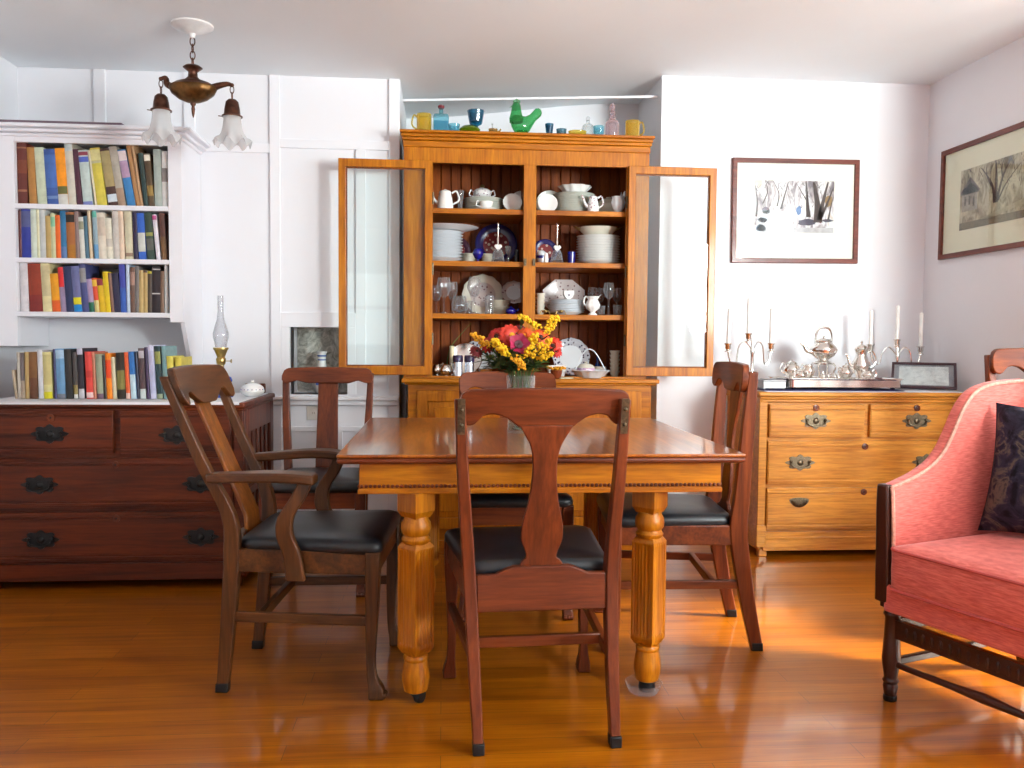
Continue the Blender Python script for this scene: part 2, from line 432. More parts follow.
SC.cycles.max_bounces = 10; SC.cycles.transparent_max_bounces = 24; SC.cycles.diffuse_bounces = 5; SC.cycles.glossy_bounces = 5
SC.cycles.caustics_reflective = False; SC.cycles.caustics_refractive = False
SC.cycles.sample_clamp_indirect = 6.0

# ------------------------------------------------------------------ dining chairs
def panel_cols(b, xs, zb, zt, yc, t, M=None):
    loops = []
    for x in xs:
        a, c = zb(x), zt(x)
        loops.append([(x, yc(x, a)-t/2, a), (x, yc(x, c)-t/2, c), (x, yc(x, c)+t/2, c), (x, yc(x, a)+t/2, a)])
    b.loft(loops, M=M)
def panel_rows(b, rows, yc, t, M=None):   # rows of (z, half width, centre)
    b.loft([[(c-h, yc(0, z)-t/2, z), (c+h, yc(0, z)-t/2, z), (c+h, yc(0, z)+t/2, z), (c-h, yc(0, z)+t/2, z)] for z, h, c in rows], M=M)
def rounded(poly, r, n=5):
    out = []; N = len(poly)
    for i in range(N):
        p, a, c = Vector(poly[i]), Vector(poly[i-1]), Vector(poly[(i+1) % N])
        u, v = (a-p).normalized(), (c-p).normalized()
        s, e = p+u*r, p+v*r
        for k in range(n+1):
            t = k/n; q = s*(1-t)**2+p*2*t*(1-t)+e*t*t
            out.append((q.x, q.y))
    return out
def lerp_tab(tab, z):
    for (a, u), (c, v) in zip(tab, tab[1:]):
        if a <= z <= c:
            t = (z-a)/(c-a); return u+(v-u)*t
    return tab[0][1] if z < tab[0][0] else tab[-1][1]
def make_chair(label, loc, rz, wd=chw, lean=.075, style='yoke', arms=False, wf=.235, wb=.205, dp=.43, scale=None, splay=.075, skew=0.0, ztop=.955, plates=False, group=None, pd=1.0, spl=None):
    t = thing('dining_armchair' if arms else 'dining_chair', label, 'chair', loc, rz, group, scale)
    ctab = [(0, -splay), (.2, -splay*.42), (.42, 0), (.52, -.004), (.7, -lean*.42), (1.0, -lean*1.08)]
    cy = lambda z: lerp_tab(ctab, z)
    for s in (-1, 1):       # back posts run from floor to crest
        pts = [(s*(wb-.022), -splay, .0, .026, .034), (s*(wb-.018), -splay*.42, .2, .032, .042), (s*(wb-.012), .002, .42, .034, .048),
               (s*(wb-.006), -.006, .55, .033, .042), (s*(wb+.004), cy(.72), .72, .031, .036), (s*(wb+.012), cy(ztop-.03), ztop-.028, .027, .026)]
        pts = [(x+skew*(.42-z), y, z, a, c*pd) for x, y, z, a, c in pts]
        b = MB(); b.bars(catmull(pts, 5)); po = b.build('back_post', wd('Z'), t, .004)
        b = MB(); x = pts[0][0]; b.bars([(x, -splay, 0, .030, .038), (x, -splay+.002, .03, .031, .039)]); b.build('foot_cap', BLACK, po, .003)
        if plates:
            b = MB().m(BRASSD); zz = ztop-.075
            x = s*(wb+.009)+skew*(.42-zz)
            b.bars([(x, cy(zz-.045)-.0145, zz-.045, .019, .004), (x, cy(zz+.048)-.0145, zz+.048, .019, .004)])
            for q in (-.02, .02): b.ball((x, cy(zz+q)-.017, zz+q), .006, 8, 5)
            b.build('bolt_plate', None, po)
        # front legs: gentle cabriole with paw foot
        fx = s*(wf-.02)
        pts = [(fx+s*.004, dp+.012, 0, .040, .046), (fx+s*.003, dp+.010, .03, .038, .044), (fx, dp-.004, .075, .026, .028), (fx-s*.002, dp-.006, .16, .028, .03), (fx-s*.001, dp-.002, .28, .036, .038),
               (fx, dp, .36, .042, .042), (fx, dp, .445, .044, .044)]
        b = MB(); b.bars(catmull(pts, 5)); lg = b.build('leg', wd('Z'), t, .005)
        b = MB()
        for q in (-.012, 0, .012): b.ball((fx+s*.004+q, dp+.034, .012), .009, 8, 6)
        b.build('paw_toes', wd('Z'), lg)
    # rails
    b = MB()
    b.beam((-wf+.03, dp, .405), (wf-.03, dp, .405), .024, .075)
    for s in (-1, 1): b.beam((s*(wb-.014), .0, .41), (s*(wf-.02), dp, .41), .024, .07)
    b.build('seat_frame', wd('X'), t, .004)
    # back rail with a raised middle
    b = MB(); n = 14; xs = [-(wb-.03)+2*(wb-.03)*i/n for i in range(n+1)]
    panel_cols(b, xs, lambda x: .355, lambda x: .452+.022*(1 if abs(x) < .085 else max(0, 1-(abs(x)-.085)/.04)), lambda x, z: cy(z)-.002, .024)
    b.build('back_rail', wd('X'), t, .003)
    # leather slip seat
    poly = rounded([(-wb+.008, .018), (wb-.008, .018), (wf+.006, dp+.03), (-wf-.006, dp+.03)], .045)
    cx, cyy = 0, dp*.5+.02
    def sc(k, z): return [(cx+(x-cx)*k, cyy+(y-cyy)*k, z) for x, y in poly]
    b = MB(); b.loft([sc(.97, .438), sc(1, .448), sc(1.0, .462), sc(.975, .474), sc(.9, .482), sc(.6, .489), sc(.25, .491)])
    b.build('seat', LEATHER, t, smooth=60)
    # stretchers
    for s in (-1, 1):
        b = MB(); b.beam((s*(wb-.02), -splay*.3, .235), (s*(wf-.02), dp-.004, .235), .02, .03); b.build('stretcher', wd('Y'), t, .003)
    b = MB(); xm = wb-.018; b.beam((-xm, dp*.2, .237), (xm, dp*.2, .237), .02, .03); b.build('stretcher', wd('X'), t, .003)
    # crest rail
    W2 = wb+.024
    bow = lambda x: -.016*(1-(x/W2)**2)
    yc = lambda x, z: cy(z)+.027+bow(x)
    def zt(x):
        a = abs(x); top = ztop-.006*(a/W2)**2
        e = W2-.035
        return top-(.035-math.sqrt(max(0, .035**2-(a-e)**2))) if a > e else top
    if style == 'yoke':
        def zb(x):
            a = abs(x)
            base = lerp_tab([(0, ztop-.105), (.072, ztop-.103), (.085, ztop-.092), (.11, ztop-.075), (.14, ztop-.068), (.165, ztop-.073), (.185, ztop-.095), (.2, ztop-.1), (.25, ztop-.085)], a)
            e = W2-.02
            return base+(.02-math.sqrt(max(0, .02**2-(a-e)**2))) if a > e else base
        rows = [(.455, .056), (.475, .058), (.487, .052), (.495, .042), (.51, .044), (.54, .055), (.565, .057), (.6, .053), (.65, .041), (.70, .0345), (.76, .033), (.80, .040), (.83, .055), (ztop-.098, .071)]
    elif style == 'slab':
        def zb(x):
            a = abs(x)
            base = lerp_tab([(0, ztop-.075), (.1, ztop-.075), (.14, ztop-.062), (.17, ztop-.072), (.25, ztop-.085)], a)
            e = W2-.02
            return base+(.02-math.sqrt(max(0, .02**2-(a-e)**2))) if a > e else base
        rows = [(.45, .052), (.6, .050), (.75, .047), (ztop-.07, .046)]
    elif style == 'scoop':
        def zb(x):
            a = abs(x)
            base = lerp_tab([(0, ztop-.12), (.06, ztop-.118), (.10, ztop-.10), (.14, ztop-.078), (.165, ztop-.08), (.19, ztop-.115), (.25, ztop-.11)], a)
            e = W2-.03
            return base+(.03-math.sqrt(max(0, .03**2-(a-e)**2))) if a > e else base
        rows = [(.45, .064), (.6, .06), (.75, .055), (ztop-.11, .052)]
    n = 44; xs = [-W2+2*W2*i/n for i in range(n+1)]
    b = MB(); panel_cols(b, xs, zb, zt, yc, .024); b.build('crest_rail', wd('X'), t, .004)
    b = MB(); rr = catmull([(z, h, 0.0) for z, h in rows], 4)
    panel_rows(b, rr, lambda x, z: cy(z)+.006-.010*max(0, (z-.45))/.4, .013); b.build('splat', (spl or wd)('Z'), t, .003)
    if arms:
        for s in (-1, 1):
            xo = s*(wb+.008)
            pts = [(xo, cy(.66)+.0, .662), (xo+s*.03, .06, .670), (xo+s*.042, .14, .674), (xo+s*.04, .21, .672), (xo+s*.03, .265, .664)]
            P = catmull(pts, 5); b = MB(); N = len(P)
            loops = []
            for i, (x, y, z) in enumerate(P):
                w = .024+.016*math.sin(math.pi*min(1, i/(N-1)*.75)); h = .014
                loops.append([(x-w, y, z-h), (x+w, y, z-h), (x+w, y, z+h), (x-w, y, z+h)])
            b.loft(loops); b.build('armrest', wd('Y'), t, .006)
            xs_ = s*(wf+.004)
            sp = [(xs_-s*.004, .205, .36), (xs_, .195, .44), (xs_+s*.006, .175, .50), (xs_+s*.01, .18, .555), (xs_+s*.008, .215, .61), (xo+s*.035, .24, .665)]
            P = catmull(sp, 5); loops = []
            for i, (x, y, z) in enumerate(P):
                w = .014; d = .028-.008*(i/len(P))
                loops.append([(x-w, y-d, z), (x+w, y-d, z), (x+w, y+d, z), (x-w, y+d, z)])
            b = MB(); b.loft(loops); b.build('arm_support', wd('Z'), t, .005)
    return t
make_chair('oak dining chair with vase splat, its back to the viewer at the table front', (.268, 2.25, 0), R(3), chw, .075, 'yoke', ztop=.955, skew=.02, plates=True)
make_chair('oak armchair with curved arms at the left end of the table', (-.615, 2.785, 0), R(-94.5), chd, .188, 'scoop', arms=True, spl=amb, wf=.24, wb=.205, ztop=.99, splay=.035)
make_chair('slab-splat oak chair against the panelled wall beside the outlet', (-.535, 4.0, 0), R(180), chr_, .075, 'slab', wb=.186, wf=.215, ztop=.943)
make_chair('oak dining chair with black leather seat at the right end of the table', (1.045, 3.035, 0), R(84.5), chr_, .03, 'yoke', ztop=1.005, pd=1.25)
make_chair('oak dining chair tucked under the far side, behind the flowers', (.285, 3.66, 0), R(180), chr_, .07, 'yoke', wb=.188, wf=.22, ztop=.94)
make_chair('tall-backed oak chair in the corner behind the pink armchair', (2.46, 3.25, 0), R(180), chr_, .05, 'yoke', ztop=.985, scale=1.08)

# ------------------------------------------------------------------ dining table
TX, TY = .297, 2.995
t = thing('dining_table', 'square oak dining table with fluted legs and beaded apron', 'table', (TX, TY, 0))
hw, hd = .595, .575
b = MB()
for k in range(2):     # two boards meeting in the middle
    b.box(-hw+k*hw+.0008*k, hw*k-.0008*(1-k), -hd, hd, .740, .75)
tt = b.build('tabletop', tabw('Y'), t, .004)
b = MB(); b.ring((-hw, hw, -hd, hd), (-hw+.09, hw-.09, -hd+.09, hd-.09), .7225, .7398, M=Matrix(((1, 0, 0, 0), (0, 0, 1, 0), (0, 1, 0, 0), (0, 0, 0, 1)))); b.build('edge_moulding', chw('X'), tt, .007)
b = MB(); a1, a2 = .535, .53
b.ring((-a1, a1, -a2, a2), (-a1+.022, a1-.022, -a2+.022, a2-.022), .63, .723, M=Matrix(((1, 0, 0, 0), (0, 0, 1, 0), (0, 1, 0, 0), (0, 0, 0, 1))))
ap = b.build('apron', cabw('X'), t, .002, smooth=0)
b = MB()
n = 84
for s in (-1, 1):
    for i in range(n):
        b.ball((-a1+.007+(2*a1-.014)*i/(n-1), s*a2, .652), .0058, 6, 4)
        b.ball((s*a1, -a2+.007+(2*a2-.014)*i/(n-1), .652), .0058, 6, 4)
b.build('beading', chw('X'), ap)
b = MB()
b.ring((-a1-.004, a1+.004, -a2-.004, a2+.004), (-a1, a1, -a2, a2), .630, .6445, M=Matrix(((1, 0, 0, 0), (0, 0, 1, 0), (0, 1, 0, 0), (0, 0, 0, 1))))
b.build('apron_moulding', cabw('X'), ap, .003, smooth=0)
def table_leg(px, py, cas):
    M = Matrix.Translation((px, py, 0)) @ Matrix.Rotation(R(45), 4, 'Z')
    b = MB().m(cabw('Z'))
    b.box(-.039, .039, -.039, .039, .575, .632, M=M)
    b.loft([[(x*k, y*k, z) for x, y in ((-1, -1), (1, -1), (1, 1), (-1, 1))] for k, z in ((.030, .556), (.039, .575))], M=M)
    b.lathe([(.034, .478), (.041, .484), (.043, .492), (.038, .498), (.036, .503), (.043, .512), (.045, .525), (.043, .54), (.037, .55), (.035, .558)], 24, M)
    # fluted square block
    c = .038; fl = []
    per = []
    for e in range(4):
        a = e*math.pi/2
        for k in range(41):
            u = -1+2*k/40
            d = 0 if abs(u) > .78 else .0045*abs(math.sin((u/.78)*2.5*math.pi))
            x, y = u*c*.999, -c+d
            per.append((x*math.cos(a)-y*math.sin(a), x*math.sin(a)+y*math.cos(a)))
    sq = []
    for e in range(4):
        a = e*math.pi/2
        for k in range(41):
            u = -1+2*k/40; x, y = u*c*.999, -c
            sq.append((x*math.cos(a)-y*math.sin(a), x*math.sin(a)+y*math.cos(a)))
    L = lambda q, k, z: [(x*k, y*k, z) for x, y in q]
    b.loft([L(sq, .8, .150), L(sq, 1, .165), L(sq, 1, .178), L(per, 1, .184), L(per, 1, .455), L(sq, 1, .462), L(sq, 1, .468), L(sq, .8, .480)], M=M)
    b.lathe([(.026, .032), (.035, .037), (.038, .05), (.041, .07), (.041, .085), (.038, .105), (.034, .128), (.037, .133), (.037, .14), (.033, .146), (.038, .152)], 24, M)
    lg = b.build('leg', None, t, .0015)
    b = MB().m(BLACK)
    if cas:
        b.lathe([(.012, .018), (.02, .03), (.02, .036)], 14, M)
        b.lathe([(.019, -.010), (.021, -.004), (.021, .004), (.019, .010)], 16, Matrix.Translation((px+.012, py-.008, .021)) @ Matrix.Rotation(R(60), 4, 'Z') @ Matrix.Rotation(R(90), 4, 'X'))
    else:
        b.lathe([(.024, 0), (.026, .01), (.024, .034)], 16, M)
    b.build('caster', None, lg)
for px, py, cas in ((-.372, -.50, True), (.338, -.46, False), (-.36, .47, True), (.345, .47, True)): table_leg(px, py, cas)
# clear plastic coaster cup under the front right leg
b = MB(); b.lathe([(.030, .001), (.043, .0015), (.050, .012), (.056, .030), (.0575, .030), (.052, .011), (.045, .0), (.03, .0)], 24)
o = b.build('floor_protector', glass('clear_plastic', (.95, .96, .98), .2, .08, bcol=(.8, .82, .9)), loc=(TX+.338-.012, TY-.46-.008, 0.0005))
tag(o, 'clear plastic cup under the fluted table leg nearest the right-hand chair', 'protector')

# ------------------------------------------------------------------ chests of drawers
def pull_mesh(b, c, y, w=.060):
    # scalloped back plate with a bail
    n = 40; poly = []
    for i in range(n):
        a = 2*math.pi*i/n
        r = 1+.16*math.cos(8*a)
        poly.append((c[0]+w*1.0*r*math.cos(a)*(1 if abs(math.cos(a)) < .8 else 1.12), c[1]+w*.6*r*math.sin(a)))
    b.prism(poly, y-.004, y)
    b.ball((c[0], y-.004, c[1]), .016, 12, 6, (1, .45, 1))
    for s in (-1, 1): b.ball((c[0]+s*w*.78, y-.010, c[1]+.004), .0075, 8, 6)
    pts = [(c[0]-w*.78, y-.012, c[1]+.004), (c[0]-w*.72, y-.016, c[1]-.014), (c[0]-w*.3, y-.019, c[1]-.024), (c[0]+w*.3, y-.019, c[1]-.024), (c[0]+w*.72, y-.016, c[1]-.014), (c[0]+w*.78, y-.012, c[1]+.004)]
    b.tube(catmull(pts, 4), .0035, 6)
def cup_mesh(b, c, y, w=.05):
    poly = [(c[0]+w*math.cos(a), c[1]+.016+.036*math.sin(a)*(1 if math.sin(a) < 0 else .3)) for a in [2*math.pi*i/30 for i in range(30)]]
    b.prism(poly, y-.004, y)
    L = []
    for k in range(7):
        q = math.pi/2*k/6
        L.append([(c[0]+w*.86*math.cos(a)*math.cos(q*.96), y-.004-.018*math.sin(q), c[1]+.012-.034*abs(math.sin(a))*math.cos(q*.96)) for a in [math.pi*i/16 for i in range(17)]])
    b.loft(L, closed=False)
def chest(label, loc, w, d, h, wd, rows, split, zs, hands, keys, hmat, rail=False, sidepanels=False, cup=()):
    t = thing('chest_of_drawers', label, 'dresser', loc)
    b = MB()
    x0, x1 = -w/2, w/2
    pz = zs['plinth']
    b.box(x0+.012, x1-.012, .012, d, pz[0], h-.03)
    for s in (-1, 1):     # corner stiles
        xx = s*(w/2-.02); b.box(xx-.02, xx+.02, 0, .05, .05, h-.03)
        if not sidepanels: b.box(xx-.024, xx+.024, -.008, .045, .05, .16)
    b.box(x0+.03, x1-.03, -.004, .05, pz[0], pz[1])
    if not sidepanels: b.box(x0+.034, x1-.034, -.008, .002, (pz[0]+pz[1])/2+.01, (pz[0]+pz[1])/2+.022)
    for s in (-1, 1):
        for yy in (.025, d-.03): b.box(s*(w/2-.035)-.02, s*(w/2-.035)+.02, yy-.02, yy+.02, 0, pz[0]+.01)
    b.build('carcass', wd('X'), t, .003)
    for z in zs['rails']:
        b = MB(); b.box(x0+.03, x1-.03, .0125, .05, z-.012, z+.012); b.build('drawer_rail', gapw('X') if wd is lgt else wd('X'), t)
    b = MB(); b.box(x0-.012, x1+.012, -.022, d+.005, h-.022, h); b.box(x0-.004, x1+.004, -.012, d, h-.036, h-.022); b.box(x0+.004, x1-.004, -.004, d, rows[0][1]+.002, h-.034)
    b.build('top', wd('X'), t, .006)
    if sidepanels:
        for s in (-1, 1):
            b = MB()
            xx = s*(w/2-.012)
            e = .016*s
            def q(ya, yb, za, zb_): b.box(min(xx, xx+e), max(xx, xx+e), ya, yb, za, zb_)
            q(.02, .09, pz[0], h-.035); q(d-.07, d, pz[0], h-.035); q(.09, d-.07, h-.14, h-.035); q(.09, d-.07, pz[0], pz[0]+.08); q(.09, d-.07, .38, .42)
            for k in range(5):
                yy = .14+k*(d-.28)/4; b.box(min(xx, xx+e*.6), max(xx, xx+e*.6), yy-.02, yy+.02, pz[0]+.08, h-.14)
            b.build('side_panel', wd('Z'), t, .004)
    if rail:
        b = MB(); b.box(x1-.13, x1-.03, d-.03, d-.008, h, h+.05); b.build('back_rail', wd('X'), t, .006)
    gap = .0065
    cells = []
    for r, (z0, z1) in enumerate(rows):
        if r == 0: cells += [(x0+.042, split-.008, z0, z1), (split+.008, x1-.042, z0, z1)]
        else: cells.append((x0+.038, x1-.038, z0, z1))
    for ci, (a, c, z0, z1) in enumerate(cells):
        b = MB(); b.box(a+gap, c-gap, -.008, .012, z0+gap, z1-gap)
        for zz in (z0+.022, z1-.026): b.box(a+gap, c-gap, -.0135, -.008, zz-.006, zz+.004)
        b.box(a+gap+.004, c-gap-.004, -.012, -.008, z0+.034, z1-.036)
        dr = b.build('drawer', wd('X'), t, .003)
        for (hx, hz) in hands:
            if a < hx < c and z0 < hz < z1:
                b = MB()
                (cup_mesh if (hx, hz) in cup else pull_mesh)(b, (hx, hz), -.012)
                b.build('drawer_pull', hmat, dr)
        for (kx, kz) in keys:
            if a < kx < c and z0 < kz < z1:
                M = Matrix.Translation((kx, -.012, kz)) @ Matrix.Rotation(R(90), 4, 'X')
                b = MB().m(chw('Z')); b.lathe([(.016, 0), (.016, .005), (.010, .006), (.010, .002)], 16, M); b.m(BLACK); b.lathe([(.004, .001), (.004, .0035)], 8, M)
                b.build('keyhole', None, dr)
    return t
# right chest: front plane Y 4.10
cx = 2.117
hz = {1: .724, 2: .480, 3: .290}
h3 = (1.783-cx, .275)
chest('honey oak chest of drawers under the framed picture, topped with silver', (cx, 4.10, 0), 1.085, .52, .83, lgt,
      [(.598, .775), (.362, .592), (.135, .355)], 2.128-cx, {'plinth': (.03, .128), 'rails': (.595, .358, .131)},
      [(1.858-cx, .687), (2.383-cx, .687), (1.783-cx, .478), (2.443-cx, .478), h3, (2.443-cx, .275)],
      [(1.858-cx, .752), (2.383-cx, .752), (2.117-cx, .558), (2.117-cx, .328)], BRASSD, cup=(h3,))
# left chest: front plane Y 3.72
cx = -1.39
chest('dark mahogany chest of drawers under the white bookcase', (cx, 3.72, 0), 1.075, .64, .80, drk,
      [(.575, .775), (.345, .568), (.115, .338)], -1.375-cx, {'plinth': (.035, .108), 'rails': (.571, .341, .111)},
      [(-1.645-cx, .667), (-1.125-cx, .662), (-1.69-cx, .452), (-1.03-cx, .452), (-1.69-cx, .217), (-1.03-cx, .222)],
      [(-1.64-cx, .735), (-1.125-cx, .735), (-1.38-cx, .535), (-1.38-cx, .305)], BLACK, rail=True, sidepanels=True)

# ------------------------------------------------------------------ china cabinet
CX0, CX1, CYF = -.195, 1.045, 4.30
t = thing('china_cabinet', 'tall golden oak china cabinet with both glass doors swung open', 'cabinet', (0, 0, 0))
t.location = (.425, CYF, 0)
def L(x): return x-.425
CB = .40                     # depth of the upper case
oL0, oL1, oR0, oR1, oZ0, oZ1 = -.050, .405, .468, .930, .893, 1.956
b = MB()
b.ring((L(CX0), L(CX1), .88, 2.03), (L(oL0), L(oR1), oZ0, oZ1), 0, .024)
b.box(L(oL1), L(oR0), 0, .024, oZ0, oZ1)
b.build('face_frame', cabw('Z'), t, .002)
b = MB()
for xx in (CX0, CX1-.02): b.box(L(xx), L(xx+.02), .024, CB, .88, 2.05); b.build('side_panel', cabin('Z'), t, .001); b = MB()
b.box(L(CX0)+.02, L(CX1)-.02, .024, CB, 2.03, 2.05)
b.build('inner_top', cabin('X'), t)
b = MB(); b.box(L(oL1)+.01, L(oR0)-.01, .03, CB-.02, oZ0, 2.03); b.build('partition', cabin('Z'), t, .001)
b = MB(); n = 22
for i in range(n):
    w = (CX1-CX0-.04)/n; xx = L(CX0)+.02+i*w
    b.box(xx+.0022, xx+w-.0022, CB-.018, CB-.006, .885, 2.03)
b.box(L(CX0)+.01, L(CX1)-.01, CB-.006, CB, .885, 2.04)
b.build('back_panel', cabin('Z'), t, .003)
SHELF = [1.737, 1.474, 1.209]
for z in SHELF:
    for xa, xb in ((CX0+.02, oL1+.01), (oR0-.01, CX1-.02)):
        b = MB(); b.box(L(xa), L(xb), .027, CB-.019, z-.026, z); b.build('shelf', cabw('X'), t, .002)
# cornice, stepped
b = MB()
for z0, z1, e in ((2.03, 2.062, .006), (2.062, 2.078, .018), (2.078, 2.094, .026), (2.094, 2.108, .04)):
    b.box(L(CX0)-e*.45, L(CX1)+e*.45, -e, CB+.0, z0, z1)
b.build('cornice', cabw('X'), t, .004)
# lower case
b = MB(); yb0 = -.06
b.box(L(-.17), L(1.06), yb0, .50, .06, .855)
b.box(L(-.185), L(1.075), yb0-.012, .51, .0, .07)
b.build('lower_case', cabw('X'), t, .004)
for a, c in ((-.125, .425), (.455, 1.005)):
    b = MB(); b.ring((L(a), L(c), .13, .825), (L(a)+.055, L(c)-.055, .185, .77), yb0-.018, yb0)
    b.prism([(L(a)+.055, .185), (L(c)-.055, .185), (L(c)-.055, .77), (L(a)+.055, .77)], yb0-.006, yb0)
    b.box(L(a)+.085, L(c)-.085, yb0-.013, yb0-.006, .215, .74)
    dr = b.build('lower_door', cabw('Z'), t, .004)
    kx = L(c)-.03 if a < 0 else L(a)+.03
    b = MB(); b.lathe([(.006, 0), (.006, .008), (.012, .014), (.013, .02), (.008, .026)], 14, Matrix.Translation((kx, yb0-.018, .6)) @ Matrix.Rotation(R(90), 4, 'X')); b.build('knob', BRASSD, dr)
b = MB(); b.box(L(-.20), L(1.092), -.095, .51, .862, .884); b.box(L(-.188), L(1.08), -.08, .51, .852, .862)
b.build('counter', cabw('X'), t, .006)
# glass doors, hinged on the outer edges of the openings
def glass_door(hx, s, ang):
    root_loc = (L(hx), -.004, 0)
    wdt = .462
    def q(a, c): return (min(s*a, s*c), max(s*a, s*c))
    xa, xb = q(0.004, wdt)
    b = MB(); b.ring((xa, xb, .898, 1.960), (xa+.036, xb-.036, .942, 1.921), -.024, 0)
    rot = (0, 0, R(ang))
    d = b.build('glass_door', cabw('Z'), t, .003, loc=root_loc, rot=rot)
    b = MB(); b.box(xa+.034, xb-.034, -.013, -.010, .940, 1.923); b.build('pane', DOORGLASS, d, smooth=0)
    b = MB(); b.ring((xa+.036, xb-.036, .942, 1.921), (xa+.042, xb-.042, .948, 1.915), -.005, -.001); b.build('glazing_bead', cabin('Z'), d, smooth=0)
    b = MB()
    for z in (1.08, 1.43, 1.78): b.tube([(0, 0.0, z-.03), (0, 0.0, z+.03)], .005, 8)
    b.build('hinge', BRASSD, d)
glass_door(oL0, -1, 1.0)
glass_door(oR1, 1, 1.2)
for xx in (oL1+.008, oR0-.010):
    b = MB(); b.box(L(xx)-.006, L(xx)+.008, -.010, 0, 1.452, 1.488); b.box(L(xx)-.003, L(xx)+.003, -.016, -.010, 1.462, 1.478)
    b.build('catch', BRASSD, t, .001)

# ------------------------------------------------------------------ bookcase
BY = 4.10
t = thing('bookcase', 'white painted wall bookcase with crown moulding above the dark chest', 'bookcase', (-1.645, BY, 0))
def B(x): return x+1.645
BX0, BX1 = -1.952, -1.270
BS = [1.683, 1.437, 1.190]
b = MB()
b.box(B(XL+.002), B(BX0), 0, .02, 1.03, 1.99); b.box(B(BX1), B(-1.208), 0, .02, 1.146, 1.99); b.box(B(BX0), B(BX1), 0, .02, 1.962, 1.99)
b.build('face_frame', SHELFW, t, .002, smooth=0)
b = MB()
# side board that tapers back to the wall below the shelves
poly = [(.02, 1.146), (.02, 1.99), (YL-BY-.004, 1.99), (YL-BY-.004, .82), (.20, .82)]
Mx = Matrix(((0, 1, 0, 0), (1, 0, 0, 0), (0, 0, 1, 0), (0, 0, 0, 1)))
b.prism(poly, B(-1.228), B(-1.208), M=Mx); b.build('side_panel', SHELFW, t, .002, smooth=0); b = MB(); b.prism([(.02, 1.19), (.02, 1.99), (YL-BY-.004, 1.99), (YL-BY-.004, 1.19)], B(BX1)-.0, B(BX1)+.018, M=Mx); b.build('inner_side', SHELFW, t, .002, smooth=0); b = MB()
b.prism([(.02, 1.03), (.02, 1.99), (YL-BY-.004, 1.99), (YL-BY-.004, 1.03)], B(BX0)-.018, B(BX0), M=Mx)
b.build('side_panel', SHELFW, t, .002, smooth=0)
for z in BS:
    b = MB(); b.box(B(BX0), B(BX1), -.004, YL-BY-.016, z-.022, z); b.build('shelf', SHELFW, t, .002, smooth=0)
b = MB(); b.box(B(BX0)-.018, B(BX1)+.018, .01, YL-BY-.004, 1.975, 1.99); b.box(B(BX0), B(BX1), YL-BY-.016, YL-BY-.004, 1.19, 1.975)
b.build('back_panel', SHELFW, t, smooth=0)
b = MB()
for k, (z0, z1, e) in enumerate(((1.985, 2.002, .012), (2.002, 2.02, .03), (2.02, 2.038, .055))):
    b.box(B(XL+.002), B(-1.208)+e, -e, YL-BY-.016, z0, z1)
b.build('crown', SHELFW, t, .006)
# short shelves on the side wall running out of the picture
for z, dk in ((1.68, 0), (1.435, 1), (1.19, 2)):
    o = MB(); o.box(XL+.001, XL+.055, 3.5, BY-.07, z-.022, z)
    o = o.build('wall_shelf', SHELFW, None, .002)
    tag(o, 'white shelf end on the side wall, %s of three beside the bookcase' % ('highest', 'middle', 'lowest')[dk], 'shelf', 'shelf ends on the side wall')
b = MB(); b.box(0, .58, 0, .24, 0, .012); b.m(plain('mauve_edge', (120, 98, 110), .6))
o = b.build('flat_board', plain('mauve_board', (96, 78, 86), .6), None, .003, loc=(-2.04, 4.06, 2.039))
tag(o, 'flat mauve board lying on top of the white bookcase', 'board')

# ------------------------------------------------------------------ books
PAGES = plain('book_pages', (214, 204, 184), .8)
def bookmat(c): return plain('cover_%d_%d_%d' % c, c, .5, var=.10, vs=40)
def book(label, loc, w, h, d, cover, bands, lean, group):
    b = MB().m(bookmat(cover)); cv = .0022
    n = 5; arc = [(w*i/n, -.0035*math.sin(math.pi*i/n)) for i in range(n+1)]
    poly = arc+[(w, .004), (0, .004)]
    b.prism_z(poly, 0, h)
    b.box(0, cv, .004, d, 0, h); b.box(w-cv, w, .004, d, 0, h)
    b.m(PAGES).box(cv, w-cv, .004, d-.004, .003, h-.003)
    for z0, z1, c in bands:
        b.m(bookmat(c))
        o2 = [(w*(i/n)*.98+w*.01, -.0035*math.sin(math.pi*i/n)-.0007) for i in range(n+1)]
        b.prism_z(o2+[(w*.99, .0005), (w*.01, .0005)], z0*h+.0006, z1*h-.0006)
    o = b.build('book', smooth=30)
    o.location = loc; o.rotation_euler = (0, -lean, 0)
    return tag(o, label, 'book', group)
def book_row(rows, z, Ysp, yb0, slope, xlim, depth, where, group):
    prev = None
    for e in rows:
        xt, xb, wpx, yt, cov, bands, desc = e[:7]
        yb = yb0+slope*xb
        Xb = at(xb, yb, Ysp).x; Xt = at(xt, yt, Ysp).x
        w = max(.007, wpx/F_PX*Ysp*.97); H = at(xt, yt, Ysp).z-z
        hh = H
        lean = math.atan2(Xb-Xt, H)
        if prev:
            pr, pl, ph, pw = prev
            Xb = max(Xb, pr+.0008)
            g = (Xb-pr)/max(.05, min(ph, H))+math.tan(pl)
            lean = min(lean, math.atan(g)-.002)
        else:
            Xb = max(Xb, xlim[0]+.001); lean = min(lean, math.atan((Xb-xlim[0])/H))
        right = Xb+w/math.cos(lean)
        if right > xlim[1]-.0005:
            w = max(.006, (xlim[1]-.0005-Xb)*math.cos(lean)); right = Xb+w/math.cos(lean)
        L_ = hh/math.cos(lean)*.995
        book(desc+' book '+where, (Xb, Ysp, z+.0003), w, L_, depth*(.9+.2*random.random()), cov, bands, lean, group)
        prev = (right, lean, H, w)
WHT, CRM = (232, 230, 226), (222, 212, 186)
